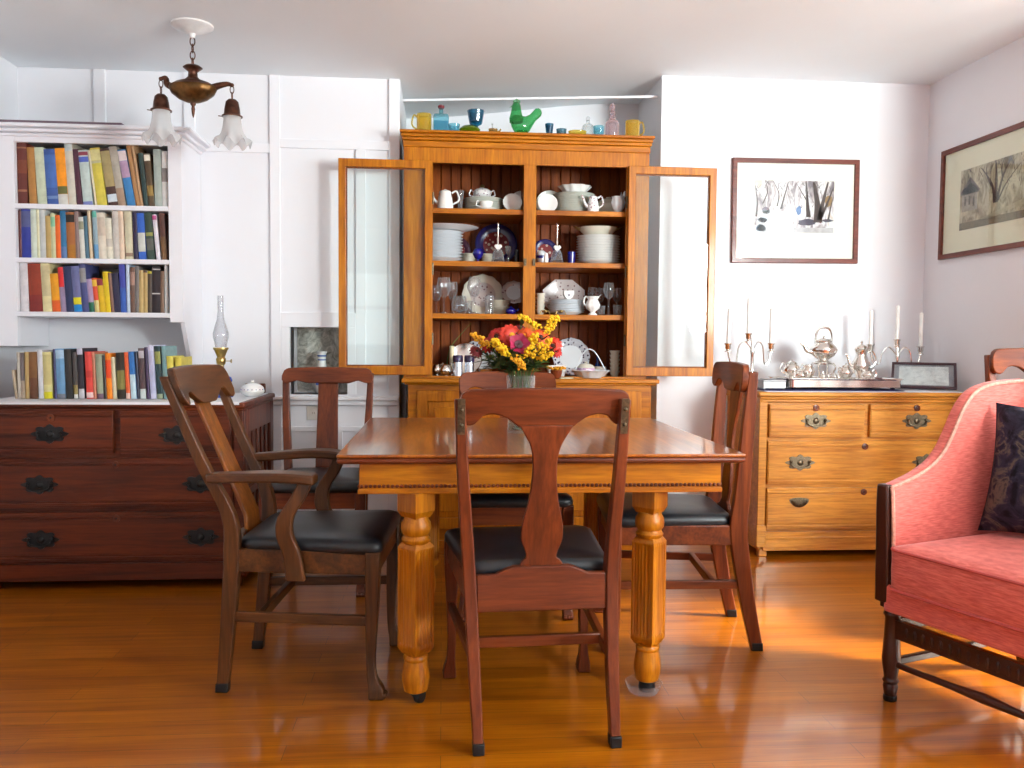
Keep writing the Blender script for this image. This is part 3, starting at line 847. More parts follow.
top_row = [
 (13.6, 15, 9, 142, (104, 44, 36), [(.2, .24, (160, 110, 80)), (.5, .72, (128, 64, 40)), (.9, .93, (160, 110, 80))], 'thick oxblood cloth'),
 (22, 29.5, 7, 147, (178, 124, 62), [], 'plain tan'),
 (29.5, 38, 8.5, 147, (204, 210, 182), [], 'pale celery green'),
 (41, 47.5, 10.5, 149, (58, 88, 156), [(.1, .16, (110, 140, 190)), (.3, .9, (70, 106, 176))], 'medium blue mottled'),
 (51.5, 58.5, 9.2, 148, (244, 150, 16), [(0, .19, (214, 212, 204)), (.19, .33, (104, 102, 50))], 'bright orange spined'),
 (59, 68.8, 7.3, 142, (214, 206, 190), [(.86, .99, (196, 206, 206))], 'tall ivory'),
 (68.5, 77, 5, 149, (78, 34, 54), [], 'slim plum'),
 (74, 83.5, 9, 150, (196, 210, 206), [(0, .07, (120, 130, 190)), (.78, .88, (80, 100, 190)), (.9, .97, (150, 60, 80))], 'white spine blue topped'),
 (86, 95, 2, 150, CRM, [], 'very thin cream'),
 (88.5, 97.5, 9.2, 148, (216, 198, 78), [(.78, .97, (220, 212, 150)), (.73, .78, (196, 190, 150))], 'pale yellow'),
 (99, 108.8, 9, 149, (74, 48, 44), [(.33, .96, (170, 152, 104)), (.06, .2, (206, 216, 226))], 'olive and chocolate'),
 (108, 118.5, 7.2, 146.5, (182, 172, 158), [(.0, .3, (168, 140, 118))], 'greyish taupe'),
 (116.5, 127.6, 7.8, 150, (60, 128, 186), [(.5, .8, (182, 150, 178)), (.8, .98, (232, 214, 212))], 'pink and sky blue'),
 (125.5, 136, 4, 142.5, (172, 124, 78), [], 'slim caramel brown'),
 (130.5, 140.6, 2.6, 142.5, (190, 146, 106), [], 'thin buff'),
 (138, 144, 4.3, 153, (38, 58, 56), [], 'narrow dark teal'),
 (143.5, 148.8, 5.8, 153.5, (86, 66, 44), [(.86, .98, (236, 226, 210)), (.2, .4, (150, 120, 60))], 'brown patterned white tipped'),
 (152.6, 154.6, 7, 149, (172, 180, 172), [], 'sage grey'),
 (161.2, 162.2, 5.4, 151, WHT, [(.45, .7, (150, 140, 136))], 'white jacketed'),
]
mid_row = [
 (15.5, 17, 2.6, 210, (96, 36, 34), [], 'thin maroon'),
 (19, 20.2, 8.6, 208, (40, 54, 150), [(.62, .95, (86, 92, 140))], 'broad royal blue'),
 (27, 29, 5.4, 206, (208, 218, 204), [], 'mint white'),
 (33.5, 35, 2.6, 206, (226, 222, 184), [], 'thin butter yellow'),
 (36.5, 38.3, 5.5, 209, (200, 202, 200), [], 'light grey'),
 (42.5, 44.2, 4.8, 215.5, (188, 158, 96), [], 'straw coloured'),
 (48, 49.5, 4.3, 213, (206, 206, 160), [(.7, .92, (140, 200, 160))], 'cream with green top'),
 (52.5, 54.2, 4.6, 215, (236, 104, 24), [], 'vivid orange'),
 (56.5, 59.8, 5.4, 210.5, (44, 112, 156), [(.0, .25, (90, 120, 170))], 'teal blue'),
 (65, 67.6, 8, 212, (166, 100, 50), [(.78, .95, (36, 30, 24)), (.0, .3, (168, 110, 30))], 'wide copper brown black topped'),
 (73.5, 76, 3.6, 211, (140, 116, 112), [], 'dusty mauve'),
 (77.5, 80.6, 4.6, 217, (220, 218, 208), [(.7, .9, (150, 146, 120))], 'short white'),
 (82, 85.5, 3.4, 216, (66, 104, 124), [], 'slate teal'),
 (87, 90, 2.8, 210.5, (220, 196, 164), [], 'thin peach'),
 (91.5, 94.5, 4.4, 210, (150, 172, 184), [(.85, .97, (90, 170, 150)), (0, .3, (100, 150, 190))], 'pale blue green tipped'),
 (96.2, 99.2, 7.4, 212.5, (226, 214, 196), [(.5, .9, (206, 188, 170))], 'thick cream lettered'),
 (104, 107, 6, 218, (228, 220, 200), [(.3, .5, (200, 190, 176))], 'shorter cream'),
 (111.3, 113.3, 5.8, 211, (204, 196, 188), [], 'oatmeal grey'),
 (117.5, 119.8, 4.8, 210, (232, 206, 182), [], 'salmon cream'),
 (124, 126, 7, 211, (212, 202, 172), [(.06, .14, (150, 120, 100))], 'ecru'),
 (132.3, 134, 4, 212, (42, 30, 66), [], 'dark indigo'),
 (136, 139, 7, 213, (48, 96, 190), [(.17, .58, (206, 206, 198))], 'bright blue white labelled'),
 (144, 147.6, 7, 212.5, (52, 72, 62), [(.5, .58, (150, 150, 80)), (.2, .45, (90, 90, 84))], 'forest green'),
 (152, 156.6, 4, 214.5, (226, 220, 230), [(.88, .98, (190, 80, 140))], 'white pink tipped'),
 (158.5, 162, 5.3, 213, (98, 60, 52), [(0, .5, (118, 82, 48))], 'russet brown'),
]
low_row = [
 (18.5, 21, 7.6, 260, (222, 216, 220), [], 'chalk white'),
 (25.5, 30, 12, 263.5, (146, 52, 26), [(0, .35, (128, 36, 30))], 'very thick brick red'),
 (39.7, 43.3, 8.3, 260, (226, 212, 160), [(.3, .9, (206, 192, 148))], 'cream spined'),
 (48.7, 52.8, 7.6, 273.5, (236, 160, 20), [(.0, .3, (226, 92, 24))], 'golden yellow orange based'),
 (57.5, 61, 5, 267, (150, 130, 160), [(.55, 1.0, (214, 30, 32))], 'red topped lilac'),
 (63.2, 66.6, 7, 266, (34, 44, 86), [], 'navy'),
 (69.5, 74.4, 7.6, 266, (108, 112, 160), [(.0, .16, (20, 130, 200)), (.16, .32, (226, 210, 20))], 'blue grey yellow banded'),
 (78, 83, 6, 263, (74, 78, 130), [(.6, .9, (150, 148, 150))], 'tall slate violet'),
 (84.3, 89.4, 5, 279, (176, 150, 186), [(0, .3, (20, 98, 70))], 'lavender green based'),
 (89.5, 95.2, 4.4, 278, (216, 70, 36), [(0, .35, (216, 200, 130)), (.75, .95, (236, 190, 60))], 'scarlet and yellow'),
 (95.5, 98.8, 5.4, 279, (226, 184, 24), [(.8, 1, (130, 24, 40))], 'yellow crimson topped'),
 (101.4, 105, 5, 271.5, (232, 196, 16), [], 'tall plain yellow'),
 (107, 111, 3, 273, (130, 90, 74), [], 'thin umber'),
 (111.5, 114.6, 6, 273, (40, 36, 66), [], 'black plum'),
 (117.5, 120, 5.6, 262.5, (64, 70, 166), [(.0, .5, (50, 90, 176))], 'tall ultramarine'),
 (124, 125.4, 3.2, 263, (190, 204, 226), [], 'thin ice blue'),
 (129, 129.4, 4.3, 267, (110, 78, 64), [(.6, .9, (170, 130, 116))], 'glossy brown'),  # pale band paints the shine on this spine
 (133.8, 134, 3.7, 266, (118, 110, 106), [], 'stone grey'),
 (138, 138.2, 4, 270, (196, 166, 108), [], 'first of two sand coloured'),
 (142.4, 142.6, 3.9, 270, (190, 158, 98), [(.94, 1, (60, 50, 40))], 'second of two sand coloured'),
 (146.8, 147, 4, 271, (72, 58, 44), [(.94, 1, (206, 190, 40))], 'umber with yellow top edge'),
 (151.5, 151.5, 8, 266, (40, 26, 32), [(.92, .95, (200, 196, 196)), (.40, .43, (220, 216, 216))], 'black with white rules'),
 (160.2, 160.4, 3.6, 271, (126, 94, 74), [], 'narrow walnut'),
 (164.4, 164.8, 3.2, 264, (218, 220, 218), [], 'thin white'),
]
chest_row = [
 (11.5, 15.2, 2.6, 370, (186, 164, 138), [], 'short thin beige'),
 (16.2, 18, 2.8, 352, (196, 184, 170), [], 'slim pearl'),
 (19, 21.2, 3.8, 353, (104, 92, 92), [(.0, .4, (180, 160, 140))], 'pewter grey'),
 (24.3, 25.4, 3.8, 352, (186, 154, 98), [], 'wheat coloured'),
 (28.2, 29.6, 7.6, 352, (126, 84, 44), [(.0, .45, (104, 62, 38))], 'wide chestnut brown'),
 (37, 38.8, 4.8, 350, (216, 214, 220), [], 'white backed'),
 (42, 44.4, 8, 352, (226, 216, 152), [(0, .15, (226, 216, 30)), (.3, .95, (206, 192, 130))], 'pale lemon titled'),
 (52.8, 54.8, 2.2, 349, (46, 36, 92), [], 'thin midnight blue'),
 (55, 57.4, 8, 348.5, (110, 156, 196), [(.8, .97, (170, 200, 226)), (0, .1, (120, 120, 130))], 'sky blue'),
 (63.6, 66.4, 6.6, 349, (40, 38, 38), [], 'thick black'),
 (72, 74.2, 4, 352, (66, 60, 60), [(0, .1, (214, 212, 210)), (.1, .3, (140, 122, 70))], 'charcoal white footed'),
 (76.6, 79.2, 5.4, 348, (38, 34, 46), [(.87, 1, (196, 190, 206)), (0, .2, (206, 202, 208))], 'black and white capped'),
 (84.5, 86.8, 6.6, 351.5, (222, 70, 62), [(.02, .14, (236, 200, 200)), (.45, .6, (200, 50, 44))], 'coral red'),
 (91.4, 94, 2.6, 352, (200, 120, 90), [], 'thin terracotta'),
 (95.2, 97.6, 6, 354, (158, 164, 138), [(0, .12, (110, 80, 100))], 'moss grey'),
 (101.2, 104, 2.8, 355, (56, 44, 36), [], 'thin dark brown'),
 (105, 107.2, 5.2, 353, (244, 134, 10), [(.45, .85, (236, 70, 20))], 'flame orange'),
 (110.7, 113, 3.8, 357, (220, 206, 172), [], 'small cream'),
 (115.7, 117.8, 7.8, 352.5, (44, 36, 28), [(.2, .62, (130, 122, 62))], 'black olive labelled'),
 (123.8, 126.4, 3.8, 352, (226, 90, 36), [(0, .13, (226, 190, 180))], 'red orange'),
 (128.2, 131.2, 5.4, 351.5, (50, 114, 186), [(0, .52, (196, 220, 230))], 'half blue half white'),
 (134.6, 137.4, 2.4, 352, (34, 34, 62), [], 'thin ink blue'),
 (138, 140.6, 5.4, 348, (84, 62, 66), [(0, .2, (206, 216, 214)), (.8, .95, (196, 190, 196))], 'brown silver striped'),
 (144.2, 147.4, 2.6, 347, (64, 40, 76), [], 'thin aubergine'),
 (147.4, 150.8, 5.6, 345, (206, 206, 232), [(.1, .9, (190, 190, 222))], 'tall pale lilac'),
 (154, 157.2, 5.6, 346, (30, 56, 62), [(.66, .9, (150, 150, 80)), (0, .1, (150, 160, 130))], 'deep petrol green'),
 (161, 164, 4.4, 346, (116, 150, 152), [], 'seafoam grey'),
 (166.4, 169.2, 6, 356, (224, 208, 90), [], 'short primrose yellow'),
 (175, 176.8, 6, 357, (214, 194, 70), [(.3, .5, (120, 104, 50))], 'last mustard yellow'),
]
book_row(top_row, 1.683, 4.125, 200.0, .037, (-1.951, -1.271), .185, 'on the top shelf of the white bookcase', 'books on the top bookcase shelf')
book_row(mid_row, 1.437, 4.125, 254.0, .035, (-1.951, -1.271), .175, 'on the middle shelf of the white bookcase', 'books on the middle bookcase shelf')
book_row(low_row, 1.190, 4.125, 308.0, .030, (-1.951, -1.271), .18, 'on the lowest shelf of the white bookcase', 'books on the lowest bookcase shelf')
book_row(chest_row, .8052, 3.84, 400.0, -.012, (-2.07, -1.0), .165, 'standing on the dark mahogany chest', 'books on the dark chest')
b = MB().m(bookmat((72, 84, 62))); b.box(0, .175, 0, .12, 0, .0025); b.box(0, .175, 0, .12, .0185, .021); b.box(0, .175, 0, .003, 0, .021); b.m(PAGES).box(.003, .172, .003, .117, .0025, .0185)
o = b.build('book', loc=(-1.905, 4.15, 1.683+.2415)); tag(o, 'dark green book lying flat across the upright books on the top shelf', 'book', 'books on the top bookcase shelf')
# white cloths on the chests
def cloth_mat():
    mt, nt, out = newmat('white_lace_cloth'); b = pbsdf(nt, out, .85)
    b.inputs['Base Color'].default_value = lin((232, 232, 236))
    v = nt.nodes.new('ShaderNodeTexVoronoi'); v.inputs['Scale'].default_value = 90; nt.links.new(objcoord(nt), v.inputs['Vector'])
    bump(nt, b, v.outputs['Distance'], .3, .002); return mt
CLOTH = cloth_mat()
def runner(label, x0, x1, y0, y1, z, drop):
    b = MB(); n = 60
    def scal(i): return (.006 if drop <= 0 else .0)*abs(math.sin(i*math.pi/3))
    top, bot, dr = [], [], []
    loops = []
    for i in range(n+1):
        x = x0+(x1-x0)*i/n; s = scal(i)
        loops.append([(x, y0-.0-s*.6, z+.0032), (x, y1, z+.0032), (x, y1, z+.0008), (x, y0-s*.6, z+.0008)] if drop <= 0 else
                     [(x, y0, z+.0036), (x, y1, z+.0036), (x, y1, z+.0008), (x, y0+.0016, z+.0008), (x, y0+.0006, z-drop-s), (x, y0-.0014, z-drop-s)])
    b.loft(loops); return tag(b.build('cloth', CLOTH, smooth=50), label, 'cloth')
runner('white lace runner covering the top of the dark mahogany chest', -1.93, -.862, 3.694, 4.30, .80, .008)
runner('white scalloped runner under the silver on the honey oak chest', 1.60, 2.63, 4.082, 4.52, .83, 0)
# oil lamp
p = at(221, 360, 4.0)
t = thing('oil_lamp', 'oil lamp with blue glass base and clear chimney on the dark chest', 'lamp', (p.x, 4.0, .8045))
zz = lambda y: at(221, y, 4.0).z-.8045
b = MB(); b.lathe([(.052, 0), (.054, .006), (.045, .012), (.022, .022), (.016, .04), (.024, .05), (.042, .06), (.05, .075), (.044, .092), (.022, .102), (.016, .108)], 24); b.build('glass_base', plain('blue_glass', (28, 76, 178), .08, spec=.8), t)
zb = zz(361)
b = MB(); b.lathe([(.014, .106), (.013, zb-.02), (.02, zb-.012), (.022, zb+.01), (.017, zb+.018), (.030, zb+.05), (.034, zb+.054), (.034, zb+.062), (.028, zb+.062)], 20)
b.tube([(.02, 0, zb), (.045, 0, zb)], .002, 6); b.lathe([(.009, -.002), (.009, .002)], 10, Matrix.Translation((.046, 0, zb)) @ Matrix.Rotation(R(90), 4, 'Y')); b.build('burner', BRASS, t)
b = MB(); z0 = zz(347)
b.lathe([(.026, z0), (.029, z0+.02), (.035, z0+.045), (.035, z0+.065), (.027, z0+.095), (.018, z0+.125), (.014, z0+.16), (.0135, z0+.235), (.0125, z0+.235), (.013, z0+.16), (.017, z0+.125), (.026, z0+.095), (.034, z0+.065), (.034, z0+.045), (.028, z0+.02), (.025, z0)], 24)
b.build('chimney', CRYST, t)
# covered dish
p = at(252.5, 392, 4.05)
t = thing('covered_dish', 'white domed porcelain dish with blue dots on the dark chest corner', 'dish', (p.x, 4.05, .8045))
b = MB(); b.lathe([(.03, 0), (.036, .004), (.05, .012), (.056, .024), (.054, .026)], 28); b.build('bowl', PORC, t)
b = MB().m(PORC); b.lathe([(.054, .026), (.055, .030), (.048, .046), (.034, .056), (.016, .061), (.008, .062), (.010, .068), (.006, .074), (.001, .075)], 28)
b.m(COBALT)
for i in range(18):
    a = 2*math.pi*i/18; b.ball((.0535*math.cos(a), .0535*math.sin(a), .033), .0028, 6, 4)
b.build('lid', None, t)
# vase and small things in the niche
p = at(322, 372, YL+.13)
b = MB().m(PORC); b.lathe([(.03, .0), (.034, .006), (.052, .03), (.056, .05), (.045, .075), (.024, .09), (.019, .11), (.02, .14), (.025, .15), (.02, .152)], 24)
b.m(plain('blue_glaze', (64, 104, 190), .2))
VS = 1.45
for s in (-.014, .014): b.box(s-.007, s+.007, -.0575, -.05, .03, .06)
b.lathe([(.0205, .118), (.0205, .122)], 24); b.lathe([(.021, .132), (.0225, .137)], 24)
o = b.build('vase', loc=(p.x, YL+.13, NICHE[2]+.0005)); o.scale = (1.1, 1.1, VS); tag(o, 'white vase with blue marks in the papered wall niche', 'vase')
# outlet
p = at(318, 413, YL)
t = thing('power_outlet', 'white double wall outlet low on the panelled wall', 'outlet', (p.x, YL, p.z))
b = MB(); b.box(-.056, .056, -.006, 0, -.036, .036); b.build('cover_plate', plain('ivory_plastic', (226, 222, 214), .4), t, .002)
for s in (-.022, .022):
    b = MB().m(plain('ivory_plastic', (226, 222, 214), .4)); b.lathe([(.015, -.0), (.015, .003)], 16, Matrix.Translation((s, -.006, 0)) @ Matrix.Rotation(R(90), 4, 'X'))
    b.m(plain('brass_slot', (120, 100, 60), .4, metal=.6))
    for q in (-.005, .005): b.box(s+q-.001, s+q+.001, -.0096, -.006, -.004, .005)
    b.build('socket', None, t)

# ------------------------------------------------------------------ pictures
def art_mat(name, stops, sc, dist):
    mt, nt, out = newmat(name); b = pbsdf(nt, out, .7)
    n = noise(nt, objcoord(nt, sc), 1.0, 7, .62, dist)
    r = ramp(nt, n.outputs[0], stops); nt.links.new(r.outputs[0], b.inputs['Base Color']); return mt
INK = plain('sepia_ink', (86, 72, 70), .8, var=.2, vs=60)
MAT_ = plain('mount_board', (238, 232, 206), .8, var=.01)
def picture(label, M4, w, h, fw, art, trees, parts):
    t = thing('framed_picture', label, 'picture')
    t.matrix_world = M4
    b = MB(); b.ring((-w/2, w/2, -h/2, h/2), (-w/2+fw, w/2-fw, -h/2+fw, h/2-fw), -.022, 0); b.build('frame', frw('X'), t, .003)
    b = MB(); b.box(-w/2+fw*.7, w/2-fw*.7, -.008, -.003, -h/2+fw*.7, h/2-fw*.7); b.build('mount', parts[2], t, smooth=0)
    a0, a1, c0, c1 = art
    b = MB(); b.box(a0, a1, -.0095, -.008, c0, c1); ar = b.build('painting', parts[0], t, smooth=0)
    b = MB().m(INK)
    for pts, r in trees:
        P = catmull([(a0+(a1-a0)*u, -.0098, c0+(c1-c0)*v) for u, v in pts], 4)
        N = len(P); lp = []
        for i, q in enumerate(P):
            rr = r*(1-.75*i/(N-1))*(a1-a0)
            lp.append([(q[0]-rr, -.0095, q[2]), (q[0]+rr, -.0095, q[2]), (q[0]+rr, -.0101, q[2]), (q[0]-rr, -.0101, q[2])])
        b.loft(lp)
    rg = random.Random(5)
    for k in range(70):          # fine twigs
        u, v = rg.random(), .45+.55*rg.random()**.7; a = rg.uniform(.7, 2.4); l = rg.uniform(.05, .16); q = .0025+.003*rg.random()
        u2, v2 = min(1, max(0, u+l*.6*math.cos(a))), min(1, v+l*math.sin(a))
        b.prism([(a0+(a1-a0)*min(1, max(0, x)), c0+(c1-c0)*y) for x, y in ((u-q, v), (u+q, v), (u2+q*.3, v2), (u2-q*.3, v2))], -.0099, -.0095)
    for c, polys in parts[1]:
        b.m(plain('pigment_%d_%d_%d' % c, c, .8, var=.12, vs=50))
        for q in polys: b.prism([(a0+(a1-a0)*u, c0+(c1-c0)*v) for u, v in q], -.0099, -.0094)
    b.build('brushwork', None, ar, smooth=0)
    b = MB(); b.box(-w/2+fw*.8, w/2-fw*.8, -.0155, -.0135, -h/2+fw*.8, h/2-fw*.8); b.build('glazing', PANE, t, smooth=0)
    return t
pc = at(794.5, 211.5, YR)
def rect(u0, u1, v0, v1): return [(u0, v0), (u1, v0), (u1, v1), (u0, v1)]
def blob(u, v, a, c, n=12, seed=1):
    rg = random.Random(seed); return [(u+a*math.cos(2*math.pi*i/n)*(.8+.4*rg.random()), v+c*math.sin(2*math.pi*i/n)*(.8+.4*rg.random())) for i in range(n)]
A1 = art_mat('snowy_grove_wash', [(.36, lin((128, 116, 124))), (.46, lin((196, 184, 188))), (.55, lin((236, 234, 240))), (.68, lin((222, 206, 196)))], (26, 26, 9), 1.2)
trees1 = [([(.02, .3), (.03, .6), (.0, .9)], .012), ([(.33, .45), (.37, .7), (.42, .98)], .014), ([(.28, .5), (.3, .75), (.22, 1.0)], .01), ([(.68, .3), (.66, .6), (.64, .99)], .03),
          ([(.80, .2), (.79, .55), (.74, .98)], .06), ([(.82, .25), (.86, .6), (.92, .98)], .035), ([(.84, .3), (.92, .6), (.99, .88)], .022), ([(.93, .25), (.96, .5), (.99, .7)], .012), ([(.66, .6), (.58, .8), (.52, .95)], .01), ([(.1, .55), (.16, .8), (.12, 1.0)], .01)]
picture('framed watercolour of bare trees above the honey oak chest', Matrix.Translation((pc.x, YR-.001, pc.z)) @ Matrix.Rotation(R(-.4), 4, 'Y'), .725, .575, .026, (-.232, .222, -.118, .168), trees1,
        (A1, [((232, 234, 242), [[(.02, .0), (.5, .0), (.5, .12), (.44, .3), (.5, .52), (.42, .56), (.36, .4), (.2, .44), (.04, .4)]]), ((120, 104, 122), [blob(.14, .42, .055, .07, 12, 4), blob(.1, .24, .06, .05, 12, 9)]), ((70, 110, 170), [blob(.555, .42, .03, .09, 10, 5)]), ((150, 190, 230), [blob(.08, .08, .06, .07, 12, 6)]),
              ((90, 84, 100), [blob(.66, .2, .12, .07, 14, 7), blob(.92, .24, .07, .03, 10, 2)]), ((150, 70, 80), [blob(.82, .26, .035, .07, 10, 11)]), ((206, 200, 204), [rect(.5, 1, .0, .1)]), ((160, 128, 90), [blob(.93, .62, .05, .12, 10, 13)])], plain('white_mount', (246, 244, 234), .8, var=.005)))
p0 = at(945, 152, 4.475)
zc = (2.118+1.533)/2
A2 = art_mat('sepia_street_wash', [(.34, lin((116, 104, 84))), (.48, lin((168, 156, 130))), (.62, lin((206, 196, 168))), (.72, lin((170, 150, 120)))], (20, 20, 10), 1.0)
trees2 = [([(.55, .35), (.5, .65), (.33, .95)], .022), ([(.56, .33), (.57, .7), (.55, 1.0)], .028), ([(.58, .33), (.66, .7), (.78, .98)], .022), ([(.6, .35), (.72, .6), (.92, .85)], .014), ([(.5, .6), (.42, .8), (.42, .98)], .01), ([(.66, .7), (.64, .85), (.68, 1.0)], .01)]
Mr = Matrix.Translation((XR-.001, 4.475-.42, zc)) @ Matrix.Rotation(R(-90), 4, 'Z')
picture('framed sepia street drawing with trees and a house on the side wall', Mr, .84, .585, .026, (-.25, .26, -.155, .155), trees2,
        (A2, [((176, 166, 152), [[(.03, .3), (.28, .3), (.28, .62), (.16, .8), (.03, .62)]]), ((120, 110, 110), [rect(.07, .1, .4, .55), rect(.14, .17, .4, .55), rect(.21, .24, .36, .52), [(.0, .62), (.16, .86), (.32, .62), (.3, .58), (.02, .58)]]), ((128, 116, 94), [rect(0, 1, .0, .12)]), ((186, 174, 146), [[(.3, .12), (1, .3), (1, .22), (.5, .1)]])], MAT_))
# small framed photograph lying back on the right chest
fp = at(933, 389.5, 4.22)
t = thing('framed_photograph', 'dark framed pale print leaning back at the right end of the oak chest', 'picture')
t.matrix_world = Matrix.Translation((2.485, 4.21, .8395)) @ Matrix.Rotation(R(-30), 4, 'Z') @ Matrix.Rotation(R(-52), 4, 'X')
b = MB(); b.ring((-.155, .155, 0, .205), (-.142, .142, .013, .192), -.014, 0); b.build('frame', plain('plum_frame', (66, 40, 48), .35), t, .002)
b = MB(); b.box(-.144, .144, -.006, -.001, .011, .194); b.build('mount', plain('grey_mount', (150, 150, 158), .7), t, smooth=0)
b = MB(); b.box(-.118, .118, -.0072, -.006, .028, .176); b.build('print', art_mat('faint_print', [(.3, lin((188, 194, 198))), (.6, lin((226, 230, 232)))], (30, 30, 30), .5), t, smooth=0)
b = MB(); b.box(-.143, .143, -.0100, -.0088, .012, .193); b.build('glazing', PANE, t, smooth=0)
b = MB(); Mi = t.matrix_world.inverted()
q0 = Mi @ (t.matrix_world @ Vector((0, .001, .13))); top = t.matrix_world @ Vector((0, .001, .13)); ft = Mi @ Vector((top.x+.01, top.y+.03, .8395))
b.beam(q0, ft, .03, .004); b.build('easel_strut', plain('plum_frame', (66, 40, 48), .35), t)

# ------------------------------------------------------------------ crockery
ZC = .8855
S1, S2, S3 = [z+.0006 for z in SHELF]
OFFX = {}
def put(o, px, Y, z, label=None, cat=None, group=None, rot=None):
    o.location = (at(px, 250, Y).x, Y, z)
    if rot: o.rotation_euler = rot
    if label: tag(o, label, cat, group)
    return o
def plate_mesh(name, r, mat, h=.018, rimmat=None, scallop=0, seg=40):
    b = MB().m(mat)
    sc = (lambda u, z: 1+scallop*math.cos(u*2*math.pi*12)) if scallop else None
    if rimmat:
        b.lathe([(.0, .003), (r*.55, .003), (r*.62, .006)], seg, flute=None)
        b.m(rimmat); b.lathe([(r*.62, .006), (r*.7, .010), (r, h), (r, h+.002), (r*.98, h+.003), (r*.7, .0135), (r*.62, .009)], seg, flute=sc)
        b.m(mat); b.lathe([(r*.62, .0092), (r*.5, .0075), (0, .0075)], seg)
    else:
        b.lathe([(r*.5, 0), (r*.58, 0), (r*.62, .004), (r*.98, h-.001), (r, h+.001), (r*.98, h+.002), (r*.62, .0085), (r*.55, .007), (0, .007)], seg, flute=sc)
    return b.build(name, smooth=50)
def stack(n, r, px, Y, z, step, mat, label, group, h=.018, name='plate', cat='plate', jitter=.002):
    first = None; rg = random.Random(int(px))
    for k in range(n):
        loc = (at(px, 250, Y).x+rg.uniform(-jitter, jitter), Y+rg.uniform(-jitter, jitter), z+k*step)
        if first is None:
            first = plate_mesh(name, r, mat, h); tag(first, label, cat, group); first.location = loc
        else:
            o = first.copy(); COL.objects.link(o); o.location = loc
    return z+n*step
def px_r(w, Y): return w/F_PX*Y/2
def upright(o, px, Y, z, r, label, cat='plate', group=None, lean=14, yaw=0):
    a = R(90-lean)
    o.rotation_euler = (a, 0, R(yaw)); o.location = (at(px, 250, Y).x, Y, z+r*math.sin(a)+.001)
    return tag(o, label, cat, group)
def goblet(name, H, r, mat, label, group, px, Y, z, bowl=.5, tulip=.85):
    b = MB(); hb = H*(1-bowl)
    b.lathe([(.0, 0), (r*.85, .001), (r*.85, .003), (r*.3, .006), (.0045, .012), (.004, hb*.6), (.005, hb-.004), (r*.55, hb+r*.22), (r*.95, hb+(H-hb)*.42), (r, hb+(H-hb)*.55), (r*tulip, H), (r*tulip-.0012, H), (r-.0014, hb+(H-hb)*.55), (r*.93, hb+(H-hb)*.43), (r*.5, hb+r*.24), (0, hb+.002)], 24)
    o = b.build(name, mat, smooth=60); return put(o, px, Y, z, label, 'glass', group)
def tumbler(H, r, mat, label, group, px, Y, z, name='tumbler', taper=.85):
    b = MB(); b.lathe([(0, 0), (r*taper, 0), (r*taper, .002), (r, H), (r-.0015, H), (r*taper-.0018, .008), (0, .008)], 24)
    return put(b.build(name, mat, smooth=50), px, Y, z, label, 'glass', group)
def handle(b, x0, z0, x1, z1, out, r=.004, s=1, n=8, y=0):
    pts = [(x0, y, z0), (x0+s*out*.6, y, z0+.01), (x0+s*out, y, (z0*.6+z1*.4)), (x0+s*out*.8, y, (z0*.25+z1*.75)), (x1, y, z1)]
    b.tube(catmull(pts, 5), r, n)
Yf, Ym, Yk = 4.40, 4.50, 4.60
# -- top shelf, left bay
def jug(label, cat, H, r, mat, px, Y, z, spout=True, hand=True, lidm=True, cup=None, grp=None):
    t = thing('coffee_pot', label, cat); t.location = (at(px, 250, Y).x, Y, z)
    if grp: t['group'] = grp
    b = MB(); b.lathe([(0, 0), (r*.95, 0), (r, .004), (r*.98, H*.25), (r*.86, H*.55), (r*.72, H*.78), (r*.76, H*.84), (r*.70, H*.84), (0, H*.82)], 24); b.build('body', mat, t, smooth=50)
    if lidm:
        b = MB(); b.lathe([(r*.75, H*.84), (r*.7, H*.90), (r*.35, H*.96), (r*.12, H*.97), (r*.16, H), (0, H*1.01)], 20); b.build('lid', mat, t, smooth=50)
    if spout:
        b = MB(); P = catmull([(-r*.8, 0, H*.30), (-r*1.35, 0, H*.5), (-r*1.65, 0, H*.8), (-r*1.95, 0, H*.98)], 5)
        b.tube(P, [.009-.005*i/len(P) for i in range(len(P))], 10); b.build('spout', mat, t)
    if hand:
        b = MB(); handle(b, r*.8, H*.82, r*.9, H*.28, r*.9, .0045); b.build('handle', mat, t)
    return t
jug('white coffee pot at the left end of the cabinet top shelf', 'pot', .105, .042, PORC, 445, Yf, S1)
b = MB(); b.lathe([(0, 0), (.014, 0), (.012, .03), (.019, .105), (.0175, .105), (.0105, .03), (0, .025)], 20)
put(b.build('vase', CRYST, smooth=50), 460, Yf+.03, S1, 'slim clear glass vase beside the white coffee pot', 'vase')
zt_ = stack(6, px_r(40, Ym), 483, Ym+.02, S1, .0115, PORCG, 'greyish plate in the stack behind the teacup on the top shelf', 'greyish plates on the top shelf')
t = thing('sugar_bowl', 'flowered lidded bowl with gilt knob on the greyish plates', 'bowl', (at(482, 250, Ym).x, Ym+.02, zt_+.010))
b = MB(); b.lathe([(0, 0), (.03, 0), (.046, .018), (.05, .032), (.044, .042)], 24); b.build('bowl', FLORAL, t, smooth=50)
b = MB(); b.lathe([(.046, .042), (.034, .052), (.012, .058), (0, .058)], 24); ld = b.build('lid', FLORAL, t, smooth=50)
b = MB(); b.lathe([(.006, .057), (.013, .066), (.009, .074), (0, .076)], 12); b.build('knob', BRASS, ld)
for s in (-1, 1):
    b = MB(); handle(b, s*.046, .036, s*.04, .012, .022, .0035, s); b.build('handle', FLORAL, t)
